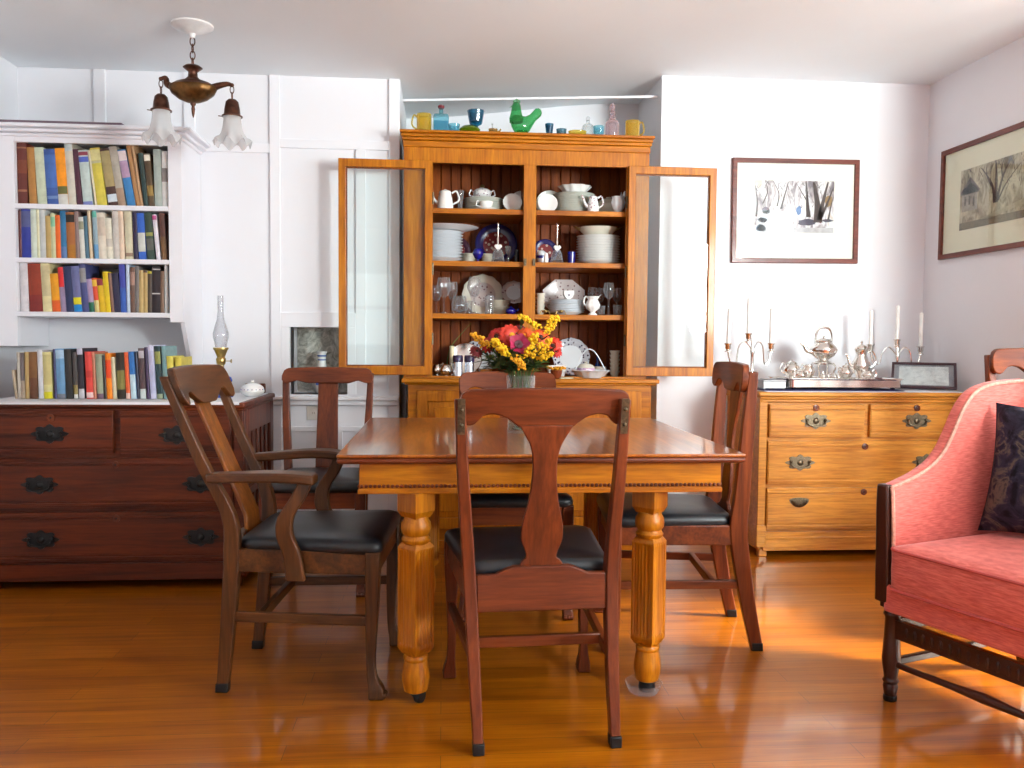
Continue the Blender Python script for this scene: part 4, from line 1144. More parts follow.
def teacup(label, px, Y, z, mat=PORC):
    sa = plate_mesh('saucer', .055, mat, .010); put(sa, px, Y, z, 'saucer under '+label, 'saucer')
    t = thing('teacup', label, 'cup', (at(px, 250, Y).x, Y, z+.0095))
    b = MB(); b.lathe([(0, 0), (.018, 0), (.030, .012), (.037, .036), (.0355, .036), (.028, .013), (0, .006)], 24); b.build('cup', mat, t, smooth=50)
    b = MB(); handle(b, -.034, .031, -.024, .011, .018, .003, -1); b.build('handle', mat, t)
teacup('white teacup in front of the greyish plates', 486, Yf-.005, S1)
o = plate_mesh('plate', .062, PORC, .014); upright(o, 521, Yk-.03, S1+.010, .062, 'white plate standing upright at the back, half hidden by the middle stile', lean=12)
o = plate_mesh('plate', px_r(19, Ym-.04), PORC, .010); upright(o, 512, Ym-.06, S1, px_r(19, Ym), 'small white saucer standing left of the middle stile', lean=18)
# -- top shelf, right bay
o = plate_mesh('plate', .075, PORCG, .016); upright(o, 549, Yk-.01, S1+.0, .068, 'greyish plate upright in the back of the right bay, top shelf', lean=12)
o = plate_mesh('plate', px_r(20, Yf+.03), PORC, .010, rimmat=None); upright(o, 547, Yf+.05, S1, px_r(20, Yf), 'small white saucer standing right of the middle stile', lean=18)
zt_ = stack(9, px_r(42, Ym+.02), 573, Ym+.02, S1, .0115, PORCG, 'plate in the tall stack behind the flowered chocolate pot', 'plates in the top shelf right bay')
b = MB(); fl = lambda u, z: 1+.05*math.cos(u*2*math.pi*10)*(1 if z > .02 else 0)
b.lathe([(0, 0), (.05, 0), (.058, .006), (.07, .022), (.084, .036), (.088, .04), (.085, .041), (.066, .024), (.05, .01), (0, .008)], 60, flute=fl)
put(b.build('serving_bowl', PORC, smooth=60), 574, Ym+.02, zt_+.011, 'white fluted bowl on the tall plate stack, top shelf', 'bowl')
jug('small flowered chocolate pot in front of the tall plate stack', 'pot', .092, .031, FLORAL, 592.5, Yf-.01, S1)
t = thing('tureen', 'grey white covered tureen at the right end of the top shelf', 'tureen', (at(609, 250, Ym).x, Ym+.03, S1))
b = MB(); b.lathe([(0, 0), (.045, 0), (.05, .008), (.062, .03), (.066, .06), (.066, .066)], 28); b.build('bowl', PORCC, t, smooth=50)
b = MB(); b.lathe([(.068, .066), (.06, .082), (.035, .094), (.012, .097), (.014, .104), (0, .107)], 28); b.build('lid', PORCC, t, smooth=50)
t = thing('shell_pitcher', 'white leaf-moulded pitcher against the right side, top shelf', 'pitcher', (at(617, 250, Yf).x, Yf-.01, S1))
b = MB(); fl = lambda u, z: 1+.06*math.cos(u*2*math.pi*7+z*40)
b.lathe([(0, 0), (.02, 0), (.018, .008), (.03, .03), (.036, .055), (.03, .075), (.034, .085), (.032, .085), (.026, .074), (0, .06)], 42, flute=fl)
b.build('body', PORCB, t, smooth=60)
b = MB()
for a in (-.4, .3, .9):
    b.loft([[(.02*math.cos(a)-.004, .02*math.sin(a), .07), (.02*math.cos(a)+.006, .02*math.sin(a), .07), (.038*math.cos(a), .03*math.sin(a), .085)], [(.034*math.cos(a)-.002, .03*math.sin(a), .112), (.034*math.cos(a)+.002, .03*math.sin(a), .112), (.037*math.cos(a), .03*math.sin(a), .114)]])
b.build('leaf_rim', PORCB, t)
# -- middle shelf, left bay
zt_ = stack(10, px_r(46, Ym), 440, Ym-.02, S2, .0152, PORCB, 'white rimmed bowl in the stack at the left end of the middle shelf', 'bowls at the left of the middle shelf', h=.021, name='soup_bowl', cat='bowl')
o = plate_mesh('platter', px_r(70, Ym)*.93, PORCB, .020); put(o, 445.5, Ym-.02, zt_+.012, 'wide white platter on top of the left bowl stack, middle shelf', 'platter')
o = plate_mesh('plate', .078, IMARI, .012, rimmat=plain('plum_rim', (70, 30, 52), .25)); upright(o, 456, Yk+.02, S2, .078, 'dark patterned plate standing behind the white bowl stack', lean=10)
stack(4, .042, 468, Yk-.035, S2, .0125, PORCC, 'cream bowl behind the round blue goblet, left pile', 'cream bowls, left pile, middle shelf', h=.02, name='small_bowl', cat='bowl')
stack(4, .036, 488, Yk-.035, S2, .0125, PORCC, 'cream bowl behind the round blue goblet, right pile', 'cream bowls, right pile, middle shelf', h=.02, name='small_bowl', cat='bowl')
def blueball(label, px, Y, z, r=.028):
    b = MB(); b.lathe([(0, 0), (r*.62, .001), (r*.5, .005), (.006, .009), (.006, .014), (r*.6, .020), (r*.97, .02+r*.75), (r, .02+r), (r*.8, .02+r*1.62), (r*.62, .02+r*1.8), (r*.58, .02+r*1.8), (0, .03)], 24)
    put(b.build('goblet', COBALT, smooth=60), px, Y, z, label, 'goblet')
blueball('round cobalt blue goblet on the middle shelf, left bay', 478, Yf, S2)
o = plate_mesh('platter', px_r(42, Yk), IMARI, .016, rimmat=plain('cobalt_rim', (38, 34, 92), .2)); upright(o, 496, Yk+.02, S2, px_r(42, Yk), 'large blue and red plate standing at the back, left bay', lean=10)
def glassbell(label, px, Y, z):
    t = thing('table_bell', label, 'bell', (at(px, 250, Y).x, Y, z))
    b = MB(); b.lathe([(.033, 0), (.036, .002), (.031, .02), (.027, .05), (.018, .068), (.008, .074), (.007, .074), (.017, .066), (.0255, .05), (.029, .02)], 24); b.build('bell', CRYST, t, smooth=60)
    b = MB(); b.lathe([(.006, .072), (.008, .08), (.0045, .09), (.006, .115), (.004, .12), (.004, .17), (.0065, .176), (.004, .182), (.004, .197), (.0065, .204), (0, .21)], 14); b.build('handle', SILVER, t, smooth=50)
    b = MB()
    for s in (-1, 1): b.ball((s*.009, -.012, .083), .011, 12, 8, (1, .6, .9))
    b.loft([[(-.018, -.016, .080), (.018, -.016, .080), (.018, -.008, .080), (-.018, -.008, .080)], [(-.001, -.014, .058), (.001, -.014, .058), (.001, -.010, .058), (-.001, -.010, .058)]])
    b.build('heart_charm', PORC, t, smooth=60)
glassbell('clear bell with long silver handle and white charm, left bay', 498, Yf, S2)
goblet('wine_glass', .088, .016, CRYST, 'slim cordial glass beside the left glass bell', 'glasses', 508.5, Yf+.02, S2)
tumbler(.075, .012, plain('dark_glass', (30, 26, 34), .1), 'narrow dark glass at the right of the left bay, middle shelf', None, 517, Yf+.06, S2, taper=1)
# -- middle shelf, right bay
o = plate_mesh('plate', .068, IMARI, .014, rimmat=plain('cobalt_rim', (38, 34, 92), .2)); upright(o, 545, Yk+.01, S2+.012, .068, 'dark blue rimmed plate upright behind the right glass bell', lean=10)
b = MB().m(PORCB); b.lathe([(0, 0), (.022, 0), (.026, .01), (.026, .03)], 20); b.m(COBALT); b.lathe([(.026, .03), (.0265, .038), (.026, .046)], 20); b.m(PORCB); b.lathe([(.026, .046), (.024, .062), (.012, .072), (0, .074)], 20)
put(b.build('ginger_jar', smooth=50), 541.5, Yf+.06, S2, 'small blue banded jar just right of the middle stile', 'jar')
b = MB(); b.lathe([(0, 0), (.011, 0), (.013, .02), (.010, .044), (.007, .052), (0, .053)], 16); put(b.build('salt_shaker', PORC, smooth=50), 546.2, Yf-.02, S2, 'tiny white shaker beside the right glass bell', 'shaker')
glassbell('clear bell with long silver handle and white charm, right bay', 557, Yf, S2)
tumbler(.066, .021, COBALT, 'cobalt blue tumbler between the right bell and the plate stack', None, 571.5, Yf+.04, S2, taper=.9)
zt_ = stack(11, px_r(44, Ym), 598, Ym-.01, S2, .0134, PORC, 'white dinner plate in the tall right-hand stack, middle shelf', 'dinner plates at the right of the middle shelf')
t = thing('handled_dish', 'white oval dish with two gilt handles on the tall dinner plate stack', 'dish', (at(597, 250, Ym).x, Ym-.01, zt_+.009))
b = MB(); b.lathe([(0, 0), (.06, 0), (.066, .006), (.09, .03), (.098, .042), (.095, .043), (.086, .032), (.06, .010), (0, .008)], 40, Matrix.Diagonal((1.08, 1, 1, 1))); b.build('dish', PORCC, t, smooth=50)
for s in (-1, 1):
    b = MB(); b.tube(catmull([(s*.095, -.02, .032), (s*.120, -.012, .046), (s*.122, .012, .046), (s*.095, .02, .032)], 5), .0035, 8); b.build('handle', BRASS, t)
# -- lower shelf, left bay
o = plate_mesh('platter', .110, ROSEP, .016, rimmat=PORCC, scallop=.025); upright(o, 483, Yk+.012, S3, .110, 'cream scalloped platter standing behind the wine glasses', lean=12, cat='platter')
glasses = 'wine glasses on the lower shelf'
for px, Y, H, r, tl, lb in ((444, Yf, .185, .036, .85, 'large wine glass at the left end of the lower shelf'), (436.5, Ym, .15, .03, .9, 'wine glass at the back left corner of the lower shelf'), (474.5, Yf, .19, .037, .72, 'tallest balloon wine glass before the scalloped platter'),
                            (452.5, Ym, .17, .028, .9, 'thin-stemmed glass behind the large left wine glass')):
    goblet('wine_glass', H, r, CRYST, lb, glasses, px, Y, S3, .55, tl)
b = MB(); b.lathe([(0, 0), (.028, 0), (.04, .02), (.043, .045), (.036, .075), (.03, .09), (.0285, .09), (.034, .074), (.0415, .045), (.038, .02), (0, .006)], 24); put(b.build('stemless_glass', CRYST, smooth=60), 460, Yf-.03, S3, 'rounded stemless glass before the two left wine glasses', 'glass', glasses)
tumbler(.094, .024, CRYST, 'straight clear tumbler in front of the pale boxes, lower shelf', None, 489.5, Yf-.02, S3)
tumbler(.07, .022, CRYST, 'short clear tumbler behind the balloon wine glass', None, 469, Yf+.06, S3)
stack(4, .058, 500, Ym+.02, S3, .0175, PORCC, 'cream bowl in the pile right of the clear tumbler', 'cream bowls on the lower shelf', h=.024, name='small_bowl', cat='bowl')
o = plate_mesh('plate', .066, PORCB, .014, rimmat=ROSEP, scallop=.03); upright(o, 514, Yk-.035, S3+.055, .066, 'bluish plate with grey floral rim leaning behind the cream bowls', lean=22)
b = MB(); b.lathe([(0, 0), (.02, 0), (.029, .012), (.028, .022), (.014, .03), (.006, .034), (.008, .04), (0, .042)], 20); b.tube(catmull([(.026, 0, .014), (.036, 0, .02), (.042, 0, .03)], 4), .004, 8)
put(b.build('tiny_pot', COBALT, smooth=60), 511.5, Yf-.03, S3, 'tiny cobalt blue pot near the middle stile, lower shelf', 'pot')
# -- lower shelf, right bay
o = MB(); r = .124; oc = []
for (k, z) in ((.0, .004), (.62, .004), (.7, .010), (1, .017), (1, .019), (.7, .0125), (.62, .008), (0, .008)):
    oc.append([(max(k, .002)*r*math.cos(math.pi*2*(i+.5)/8)*1.0, max(k, .002)*r*.86*math.sin(math.pi*2*(i+.5)/8), z) for i in range(8)])
o.loft(oc); o = o.build('platter', ROSEP, smooth=30)
upright(o, 564, Yk+.015, S3, r*.80, 'pinkish eight-sided platter standing behind the heart cup', 'platter', lean=12)
stack(5, .026, 541, Ym, S3, .021, PORCC, 'cream cup in the pile against the middle stile, right bay', 'stacked cups on the lower shelf', h=.03, name='cup', cat='cup', jitter=.001)
zt_ = stack(8, px_r(37, Yf+.06), 567, Yf+.08, S3, .0088, PORCB, 'bluish white plate in the stack under the heart cup', 'plates under the heart cup')
b = MB().m(PORC); pr = [(-.028, .048), (-.03, .03), (-.02, .012), (-.004, 0), (.004, 0), (.02, .012), (.03, .03), (.028, .048)]
b.loft([[(x*k, y, z) for x, z in pr] for y, k in ((-.018, .9), (-.012, 1), (.012, 1), (.018, .9))]); b.m(plain('ink_mark', (96, 84, 110), .4)); b.prism([(-.007, .028), (.007, .028), (.0, .016)], -.0188, -.0178)
o = b.build('heart_cup', None, None, .003)
put(o, 569, Yf+.07, zt_+.0115, 'white heart-shaped cup with dark mark on the lower plate stack', 'cup')
for px, lb in ((545.5, 'little brass beetle figure at the foot of the middle stile'), (561.5, 'little brass beetle figure in front of the plate stack')):
    b = MB().m(BRASS); b.ball((0, 0, .016), .010, 12, 8, (1.5, .9, .8))
    for s in (-1, 1): b.tube(catmull([(s*.008, 0, .018), (s*.018, 0, .020), (s*.026, 0, .001)], 4), .0025, 6)
    b.ball((0, -.009, .019), .006, 8, 6)
    put(b.build('brass_figure'), px, Yf-.05, S3, lb, 'figurine', 'brass figures on the lower shelf')
t = thing('pitcher', 'white moulded pitcher on the lower shelf, right bay', 'pitcher', (at(592.5, 250, Yf).x, Yf-.03, S3))
b = MB(); fl = lambda u, z: 1+.045*math.cos(u*2*math.pi*8)
b.lathe([(0, 0), (.024, 0), (.022, .005), (.012, .012), (.012, .017), (.034, .034), (.038, .052), (.03, .070), (.024, .08), (.034, .096), (.032, .097), (.022, .08), (0, .07)], 48, flute=fl); b.build('body', PORC, t, smooth=60)
b = MB(); handle(b, -.022, .085, -.032, .045, .026, .004, -1); b.build('handle', PORC, t)
b = MB(); b.loft([[(.018, -.014, .078), (.018, .014, .078), (.026, .010, .086), (.026, -.010, .086)], [(.036, -.006, .102), (.036, .006, .102), (.042, .003, .106), (.042, -.003, .106)]]); b.build('spout', PORC, t)
for px, Y, H, r, lb in ((609.5, Yf, .17, .03, 'stemmed wine glass right of the white pitcher'), (601, Ym+.03, .15, .026, 'wine glass behind the white pitcher'), (593, Ym+.06, .155, .026, 'wine glass at the back, left of the pitcher glass'), (617.5, Ym, .15, .026, 'wine glass in the right back corner of the lower shelf')):
    goblet('wine_glass', H, r, CRYST, lb, glasses, px, Y, S3, .5, .8)
tumbler(.05, .022, CRYST, 'low clear tumbler between pitcher and stemmed glass', None, 602, Yf+.01, S3)
tumbler(.055, .024, CRYST, 'low clear tumbler at the right end of the lower shelf', None, 618, Yf-.01, S3)
# -- counter, left
b = MB(); b.lathe([(0, 0), (.036, 0), (.04, .004), (.03, .012), (.018, .02), (.018, .10), (.022, .104), (.022, .108)], 20)
for q, (px, Y, lb) in enumerate(((437.5, 4.36, 'small silver cream jug at the left end of the cabinet counter'), (446, 4.33, 'small silver pot beside the wax candle on the counter'))):
    t = thing('silver_pot', lb, 'pot', (at(px, 250, Y).x, Y, ZC), 0, 'silver pots on the cabinet counter')
    bb = MB(); bb.lathe([(0, 0), (.018, 0), (.02, .003), (.012, .008), (.026, .022), (.03, .036), (.024, .052), (.018, .06), (.022, .066), (.020, .066), (0, .05)], 20); bb.build('body', SILVER, t, smooth=60)
    bb = MB(); handle(bb, .02, .06, .022, .022, .018, .0025); bb.build('handle', SILVER, t)
b.bm.free()
t = thing('candlestick', 'ivory candle in a low holder at the left of the counter', 'candlestick', (at(452.5, 250, 4.44).x, 4.44, ZC))
b = MB(); b.lathe([(0, 0), (.03, 0), (.032, .004), (.014, .01), (.013, .03), (.017, .034), (.017, .04), (0, .04)], 18); b.build('holder', SILVER, t, smooth=50)
b = MB(); b.lathe([(.013, .034), (.0135, .155), (.010, .159), (0, .159)], 16); b.build('candle', plain('ivory_wax', (238, 226, 190), .5), t)
for px, lb in ((458.5, 'left dark-capped silver shaker on the cabinet counter'), (470, 'right dark-capped silver shaker on the cabinet counter')):
    t = thing('salt_shaker', lb, 'shaker', (at(px, 250, 4.33).x, 4.33, ZC), 0, 'dark-capped shakers')
    b = MB(); b.lathe([(0, 0), (.027, 0), (.028, .004), (.0245, .01), (.024, .078)], 20); b.build('body', plain('brushed_silver', (214, 220, 230), .22, metal=.9), t, smooth=50)
    b = MB(); b.lathe([(.0255, .078), (.0262, .080), (.0262, .106), (.022, .112), (0, .113)], 20); b.build('cap', plain('indigo_cap', (40, 28, 62), .35), t, smooth=50)
b = MB(); b.lathe([(0, .0), (.05, .0), (.085, .012), (.088, .013), (.084, .016), (.05, .005), (0, .005)], 40); o = b.build('silver_tray', SILVER, smooth=50)
upright(o, 466, 4.56, ZC, .088, 'round silver tray standing behind the dark-capped shakers', 'tray', lean=12)
o = plate_mesh('plate', .095, PORCB, .015, rimmat=floral('dark_flower_rim', (196, 196, 204), (60, 44, 74), 60, .6), scallop=.02); upright(o, 480, 4.62, ZC, .095, 'flower-rimmed plate standing behind the silver tray', lean=10)
b = MB(); b.lathe([(0, 0), (.022, 0), (.02, .006), (.036, .022), (.044, .042), (.042, .043), (.033, .022), (0, .01)], 24); put(b.build('silver_bowl', SILVER, smooth=60), 485, 4.36, ZC, 'silver bowl behind the bouquet on the cabinet counter', 'bowl')
# -- counter, right
o = plate_mesh('plate', px_r(38, 4.6), PORCB, .016, rimmat=floral('dark_flower_rim', (196, 196, 204), (60, 44, 74), 60, .6), scallop=.02); upright(o, 572, 4.6, ZC, px_r(38, 4.6), 'large flower-rimmed plate standing right of the bouquet', lean=12)
b = MB(); sq = lambda k, z: [(x*k, y*k, z) for x, y in rounded([(-.05, -.045), (.05, -.045), (.05, .045), (-.05, .045)], .015)]
b.loft([sq(.75, 0), sq(.8, .004), sq(1, .05), sq(1.02, .06), sq(.98, .06), sq(.95, .05), sq(.74, .01)]); put(b.build('square_bowl', PORC, smooth=50), 557.5, 4.42, ZC, 'white square bowl right of the bouquet', 'bowl')
b = MB(); b.box(-.035, .035, -.03, .03, 0, .005, M=Matrix.Rotation(R(12), 4, 'Z')); put(b.build('folded_card', plain('pale_card', (200, 202, 180), .8), None, .001), 566.5, 4.25, ZC, 'pale folded card on the counter by the brown flower bowl', 'card')
t = thing('basket_dish', 'white ruffled porcelain basket dish with arched handle', 'dish', (at(592, 250, 4.34).x, 4.34, ZC))
fl = lambda u, z: 1+.035*math.cos(u*2*math.pi*14)*min(1, z/.03)
b = MB(); b.lathe([(0, 0), (.06, 0), (.064, .004), (.078, .018), (.098, .036), (.102, .038), (.096, .041), (.074, .022), (.05, .010), (0, .008)], 84, flute=fl); b.build('dish', PORCB, t, smooth=60)
b = MB(); b.tube([(-.082+.0+ (.164)*i/24, .0, .03+.118*math.sin(math.pi*(i/24)**.9)) for i in range(25)], .0028, 8); b.build('handle', PORCB, t)
t = thing('lidded_bowl', 'pink banded lidded bowl sitting in the white basket dish', 'bowl', (at(587.5, 250, 4.35).x, 4.35, ZC+.0095))
b = MB().m(floral('pink_band', (196, 160, 186), (226, 214, 222), 70, .5)); b.lathe([(0, 0), (.03, 0), (.044, .02), (.047, .038), (.044, .042)], 24); b.build('bowl', None, t, smooth=50)
b = MB(); b.lathe([(.046, .042), (.036, .056), (.014, .064), (.006, .066), (.008, .072), (0, .075)], 24); b.build('lid', PORCC, t, smooth=50)
b = MB(); b.lathe([(0, 0), (.032, 0), (.034, .004), (.034, .05), (.032, .054), (0, .054)], 20); put(b.build('canister', PORCC, smooth=50), 601.5, 4.5, ZC, 'squat pale canister behind the ruffled basket dish', 'jar')
b = MB(); b.lathe([(0, 0), (.013, 0), (.013, .06), (.006, .075), (.006, .11), (.008, .112), (0, .113)], 16); put(b.build('bottle', plain('blue_glass', (28, 76, 178), .08, spec=.8), smooth=50), 599, 4.6, ZC, 'small blue bottle at the back of the cabinet counter', 'bottle')
stack(6, .028, 616.5, 4.47, ZC, .0215, PORCC, 'pale cup in the pile at the right end of the counter', 'stacked cups on the counter', h=.03, name='cup', cat='cup', jitter=.001)

# ------------------------------------------------------------------ coloured glass on the cornice
ZT = 2.1085
def cg(name, tint, bc, body=.26): return glass(name, tint, .3, body, bcol=bc)
AMB = cg('amber_glass', (.96, .84, .36), (.80, .60, .08)); AQUA = cg('aqua_glass', (.55, .85, .92), (.35, .66, .76), .2); TEAL = cg('teal_glass', (.12, .45, .6), (.02, .22, .36), .32)
GRN = cg('green_glass', (.30, .75, .42), (.03, .36, .10), .26); OLV = cg('olive_glass', (.4, .5, .05), (.2, .3, .01), .4); PNK = cg('pink_glass', (.92, .82, .85), (.75, .6, .64), .28); CLR = cg('pale_glass', (.92, .95, .95), (.8, .86, .86), .22); CYA = cg('cyan_liquid', (.2, .75, .9), (.02, .5, .7), .6)
YT = 4.36
def mug(label, px, s, H=.098, r=.037):
    t = thing('glass_mug', label, 'mug', (at(px, 150, YT).x, YT, ZT))
    b = MB(); b.lathe([(0, 0), (r, 0), (r, .003), (r, H), (r-.003, H), (r-.003, .008), (0, .008)], 24); b.build('mug', AMB, t, smooth=50)
    b = MB(); handle(b, s*(r-.002), H*.85, s*(r-.002), H*.22, .026, .004, s); b.build('handle', AMB, t)
mug('amber glass mug at the left end of the cabinet top', 424, -1)
mug('amber glass mug at the right end of the cabinet top', 632, 1, .094, .037)
t = thing('glass_bottle', 'square aqua bottle with red stopper on the cabinet top', 'bottle', (at(441, 150, YT).x, YT, ZT))
sq = lambda k, z: [(x*k, y*k, z) for x, y in rounded([(-.039, -.034), (.039, -.034), (.039, .034), (-.039, .034)], .008)]
b = MB(); b.loft([sq(1, 0), sq(1, .085), sq(.85, .096), sq(.4, .102)]); b.lathe([(.014, .100), (.011, .108), (.011, .126), (.014, .128), (.014, .132), (0, .132)], 16); b.build('bottle', AQUA, t, smooth=40)
b = MB(); b.loft([sq(.93, .003), sq(.93, .062)]); b.build('liquid', CYA, t, smooth=40)
b = MB(); b.lathe([(.010, .125), (.016, .132), (.017, .140), (.010, .146), (0, .147)], 14); b.build('stopper', plain('red_stopper', (130, 28, 40), .3), t, smooth=50)
b = MB(); b.lathe([(0, 0), (.016, 0), (.024, .01), (.03, .045), (.0285, .045), (.022, .01), (0, .005)], 24); put(b.build('glass_cup', AQUA, smooth=50), 453.5, YT-.03, ZT, 'small pale aqua cup beside the square bottle', 'cup')
b = MB(); b.lathe([(0, 0), (.03, 0), (.05, .012), (.054, .026), (.04, .040), (.02, .046), (0, .046)], 24); put(b.build('glass_dish', OLV, smooth=60), 469, YT-.01, ZT, 'olive green glass dish below the dark blue goblet', 'dish')
fl = lambda u, z: 1+.03*math.cos(u*2*math.pi*12)*(1 if z > .07 else 0)
b = MB(); b.lathe([(0, 0), (.03, .001), (.028, .006), (.008, .012), (.008, .055), (.012, .062), (.03, .072), (.034, .085), (.043, .140), (.0415, .140), (.031, .085), (0, .075)], 48, flute=fl); put(b.build('goblet', TEAL, smooth=60), 475, YT+.065, ZT, 'dark blue pressed glass goblet on the cabinet top', 'goblet')
t = thing('glass_creamer', 'little amber creamer with thin stopper near the green hen', 'creamer', (at(493, 150, YT).x, YT, ZT))
b = MB(); b.lathe([(0, 0), (.022, 0), (.026, .01), (.022, .026), (.024, .034), (.022, .034), (0, .01)], 20); b.tube(catmull([(.022, 0, .02), (.034, 0, .026), (.038, 0, .036)], 4), .004, 8); b.build('body', cg('brown_glass', (.8, .6, .3), (.5, .3, .08)), t, smooth=50)
b = MB(); b.tube([(-.004, 0, .02), (-.004, 0, .058)], .003, 8); b.ball((-.004, 0, .06), .005, 8, 6); b.build('stopper', CLR, t)
# glass hen: body, neck, tail
t = thing('glass_hen', 'large green glass hen figure at the middle of the cabinet top', 'figurine', (at(523, 150, YT).x, YT, ZT))
SKIN = [((-.01, 0, .055), .040), ((-.025, 0, .085), .028), ((-.034, 0, .115), .020), ((-.036, 0, .138), .016)]
b = MB()
def ov(c, rx, rz): return c, rx, rz
prof = [(-.066, .076, .004, .004), (-.060, .074, .022, .024), (-.046, .066, .038, .042), (-.018, .056, .044, .050), (.01, .056, .040, .046), (.032, .070, .030, .042), (.048, .092, .020, .036), (.062, .112, .016, .032), (.078, .120, .012, .026), (.09, .122, .006, .016), (.094, .122, .002, .004)]
b.loft([[(x, ry*math.cos(2*math.pi*k/16), z+rz*math.sin(2*math.pi*k/16)) for k in range(16)] for x, z, ry, rz in prof])
b.build('body', GRN, t, smooth=60)
b = MB(); b.lathe([(.034, .07), (.036, .09), (.030, .112), (.025, .134), (.023, .152), (.017, .168), (0, .174)], 18, Matrix.Translation((-.036, 0, 0))); b.build('neck', GRN, t, smooth=60)
b = MB(); b.loft([[(-.055, -.004, .148), (-.055, .004, .148), (-.072, 0, .144)], [(-.053, -.003, .157), (-.053, .003, .157), (-.068, 0, .147)]])
for k in range(3): b.ball((-.044+k*.010, 0, .175+(.006 if k == 1 else 0)), .009, 8, 6, (1, .5, 1))
b.build('comb_and_beak', cg('light_green_glass', (.5, .8, .6), (.3, .6, .36), .4), t)
b = MB(); b.lathe([(0, 0), (.036, 0), (.036, .006), (.022, .018), (.024, .03)], 20, Matrix.Translation((-.006, 0, 0)) @ Matrix.Diagonal((1.15, .8, 1, 1))); b.build('nest_base', GRN, t, smooth=50)
tumbler(.068, .022, TEAL, 'blue glass tumbler just right of the green hen', None, 548, YT, ZT, 'glass_tumbler', .68)
tumbler(.043, .027, cg('grey_blue_glass', (.4, .6, .68), (.14, .3, .36), .4), 'low grey blue glass between tumbler and amber dish', None, 560, YT, ZT, 'votive_glass', .8)
fl = lambda u, z: 1+.12*math.cos(u*2*math.pi*2)
b = MB(); b.lathe([(0, 0), (.026, 0), (.04, .014), (.042, .030), (.040, .030), (.024, .006), (0, .006)], 32, flute=fl); put(b.build('glass_dish', AMB, smooth=60), 576, YT-.02, ZT, 'low amber glass dish on the cabinet top', 'dish')
t = thing('glass_decanter', 'clear round-shouldered bottle with ball stopper on the cabinet top', 'bottle', (at(588, 150, YT+.02).x, YT+.03, ZT))
b = MB(); b.lathe([(0, 0), (.032, 0), (.034, .004), (.034, .05), (.028, .072), (.012, .084), (.009, .092), (.010, .098), (0, .098)], 24); b.build('bottle', CLR, t, smooth=50)
b = MB(); b.lathe([(.006, .096), (.010, .104), (.011, .112), (.006, .12), (0, .121)], 14); b.build('stopper', CRYST, t, smooth=50)
b = MB(); b.lathe([(0, 0), (.018, 0), (.026, .012), (.028, .056), (.0265, .056), (.024, .012), (0, .006)], 24); put(b.build('glass_cup', AQUA, smooth=50), 597, YT-.03, ZT, 'pale aqua beaker beside the pink decanter', 'cup')
t = thing('glass_decanter', 'tall pale pink decanter with knobbed neck on the cabinet top', 'bottle', (at(612, 150, YT).x, YT, ZT))
b = MB(); b.lathe([(0, 0), (.034, 0), (.036, .004), (.036, .075), (.030, .09), (.014, .100), (.018, .108), (.012, .116), (.017, .124), (.011, .132), (.015, .14), (.010, .146), (0, .146)], 24); b.build('bottle', PNK, t, smooth=50)
b = MB(); b.lathe([(.007, .144), (.014, .156), (.015, .166), (.008, .180), (0, .182)], 14); b.build('stopper', PNK, t, smooth=50)

# ------------------------------------------------------------------ silver service on the oak chest
ZD = .8342
def sx(px, Y): return at(px, 365, Y).x
Y0 = 4.30
tx0, tx1 = sx(789, 4.15), sx(904, 4.15)
t = thing('silver_tray', 'long silver tray with raised sides carrying the tea service', 'tray', ((tx0+tx1)/2, 4.285, ZD+.0045))
w2 = (tx1-tx0)/2; d2 = .135
b = MB(); rr = lambda k, e, z: [(x, y, z) for x, y in rounded([(-w2*k-e, -d2*k-e), (w2*k+e, -d2*k-e), (w2*k+e, d2*k+e), (-w2*k-e, d2*k+e)], .03)]
b.loft([rr(1, -.006, .012), rr(1, -.002, .013), rr(1, -.001, .048), rr(1, .007, .054), rr(1, .007, .057), rr(1, -.005, .053), rr(1, -.010, .041), rr(1, -.03, .040)])
b.build('tray', SILVER, t, smooth=45)
for sxx in (-1, 1):
    b = MB(); b.tube(catmull([(sxx*(w2), -.05, .036), (sxx*(w2+.022), -.035, .046), (sxx*(w2+.026), 0, .048), (sxx*(w2+.022), .035, .046), (sxx*(w2), .05, .036)], 5), .004, 8); b.build('handle', SILVER, t)
    for sy in (-1, 1):
        b = MB(); b.lathe([(.009, 0), (.012, .006), (.006, .014)], 12, c=(sxx*(w2-.04), sy*(d2-.03), 0)); b.build('foot', SILVER, t)
ZTR = ZD+.0412+.0045
b = MB(); b.box(sx(765, 4.12), sx(906, 4.12), 4.125, 4.43, ZD, ZD+.0042)
tag(b.build('flat_mat', plain('navy_mat', (30, 26, 88), .5), None, .001), 'navy blue mat under the silver tray and box', 'mat')
gro = 'silver tea service'
gad = lambda u, z: 1+.03*abs(math.sin(u*math.pi*14))
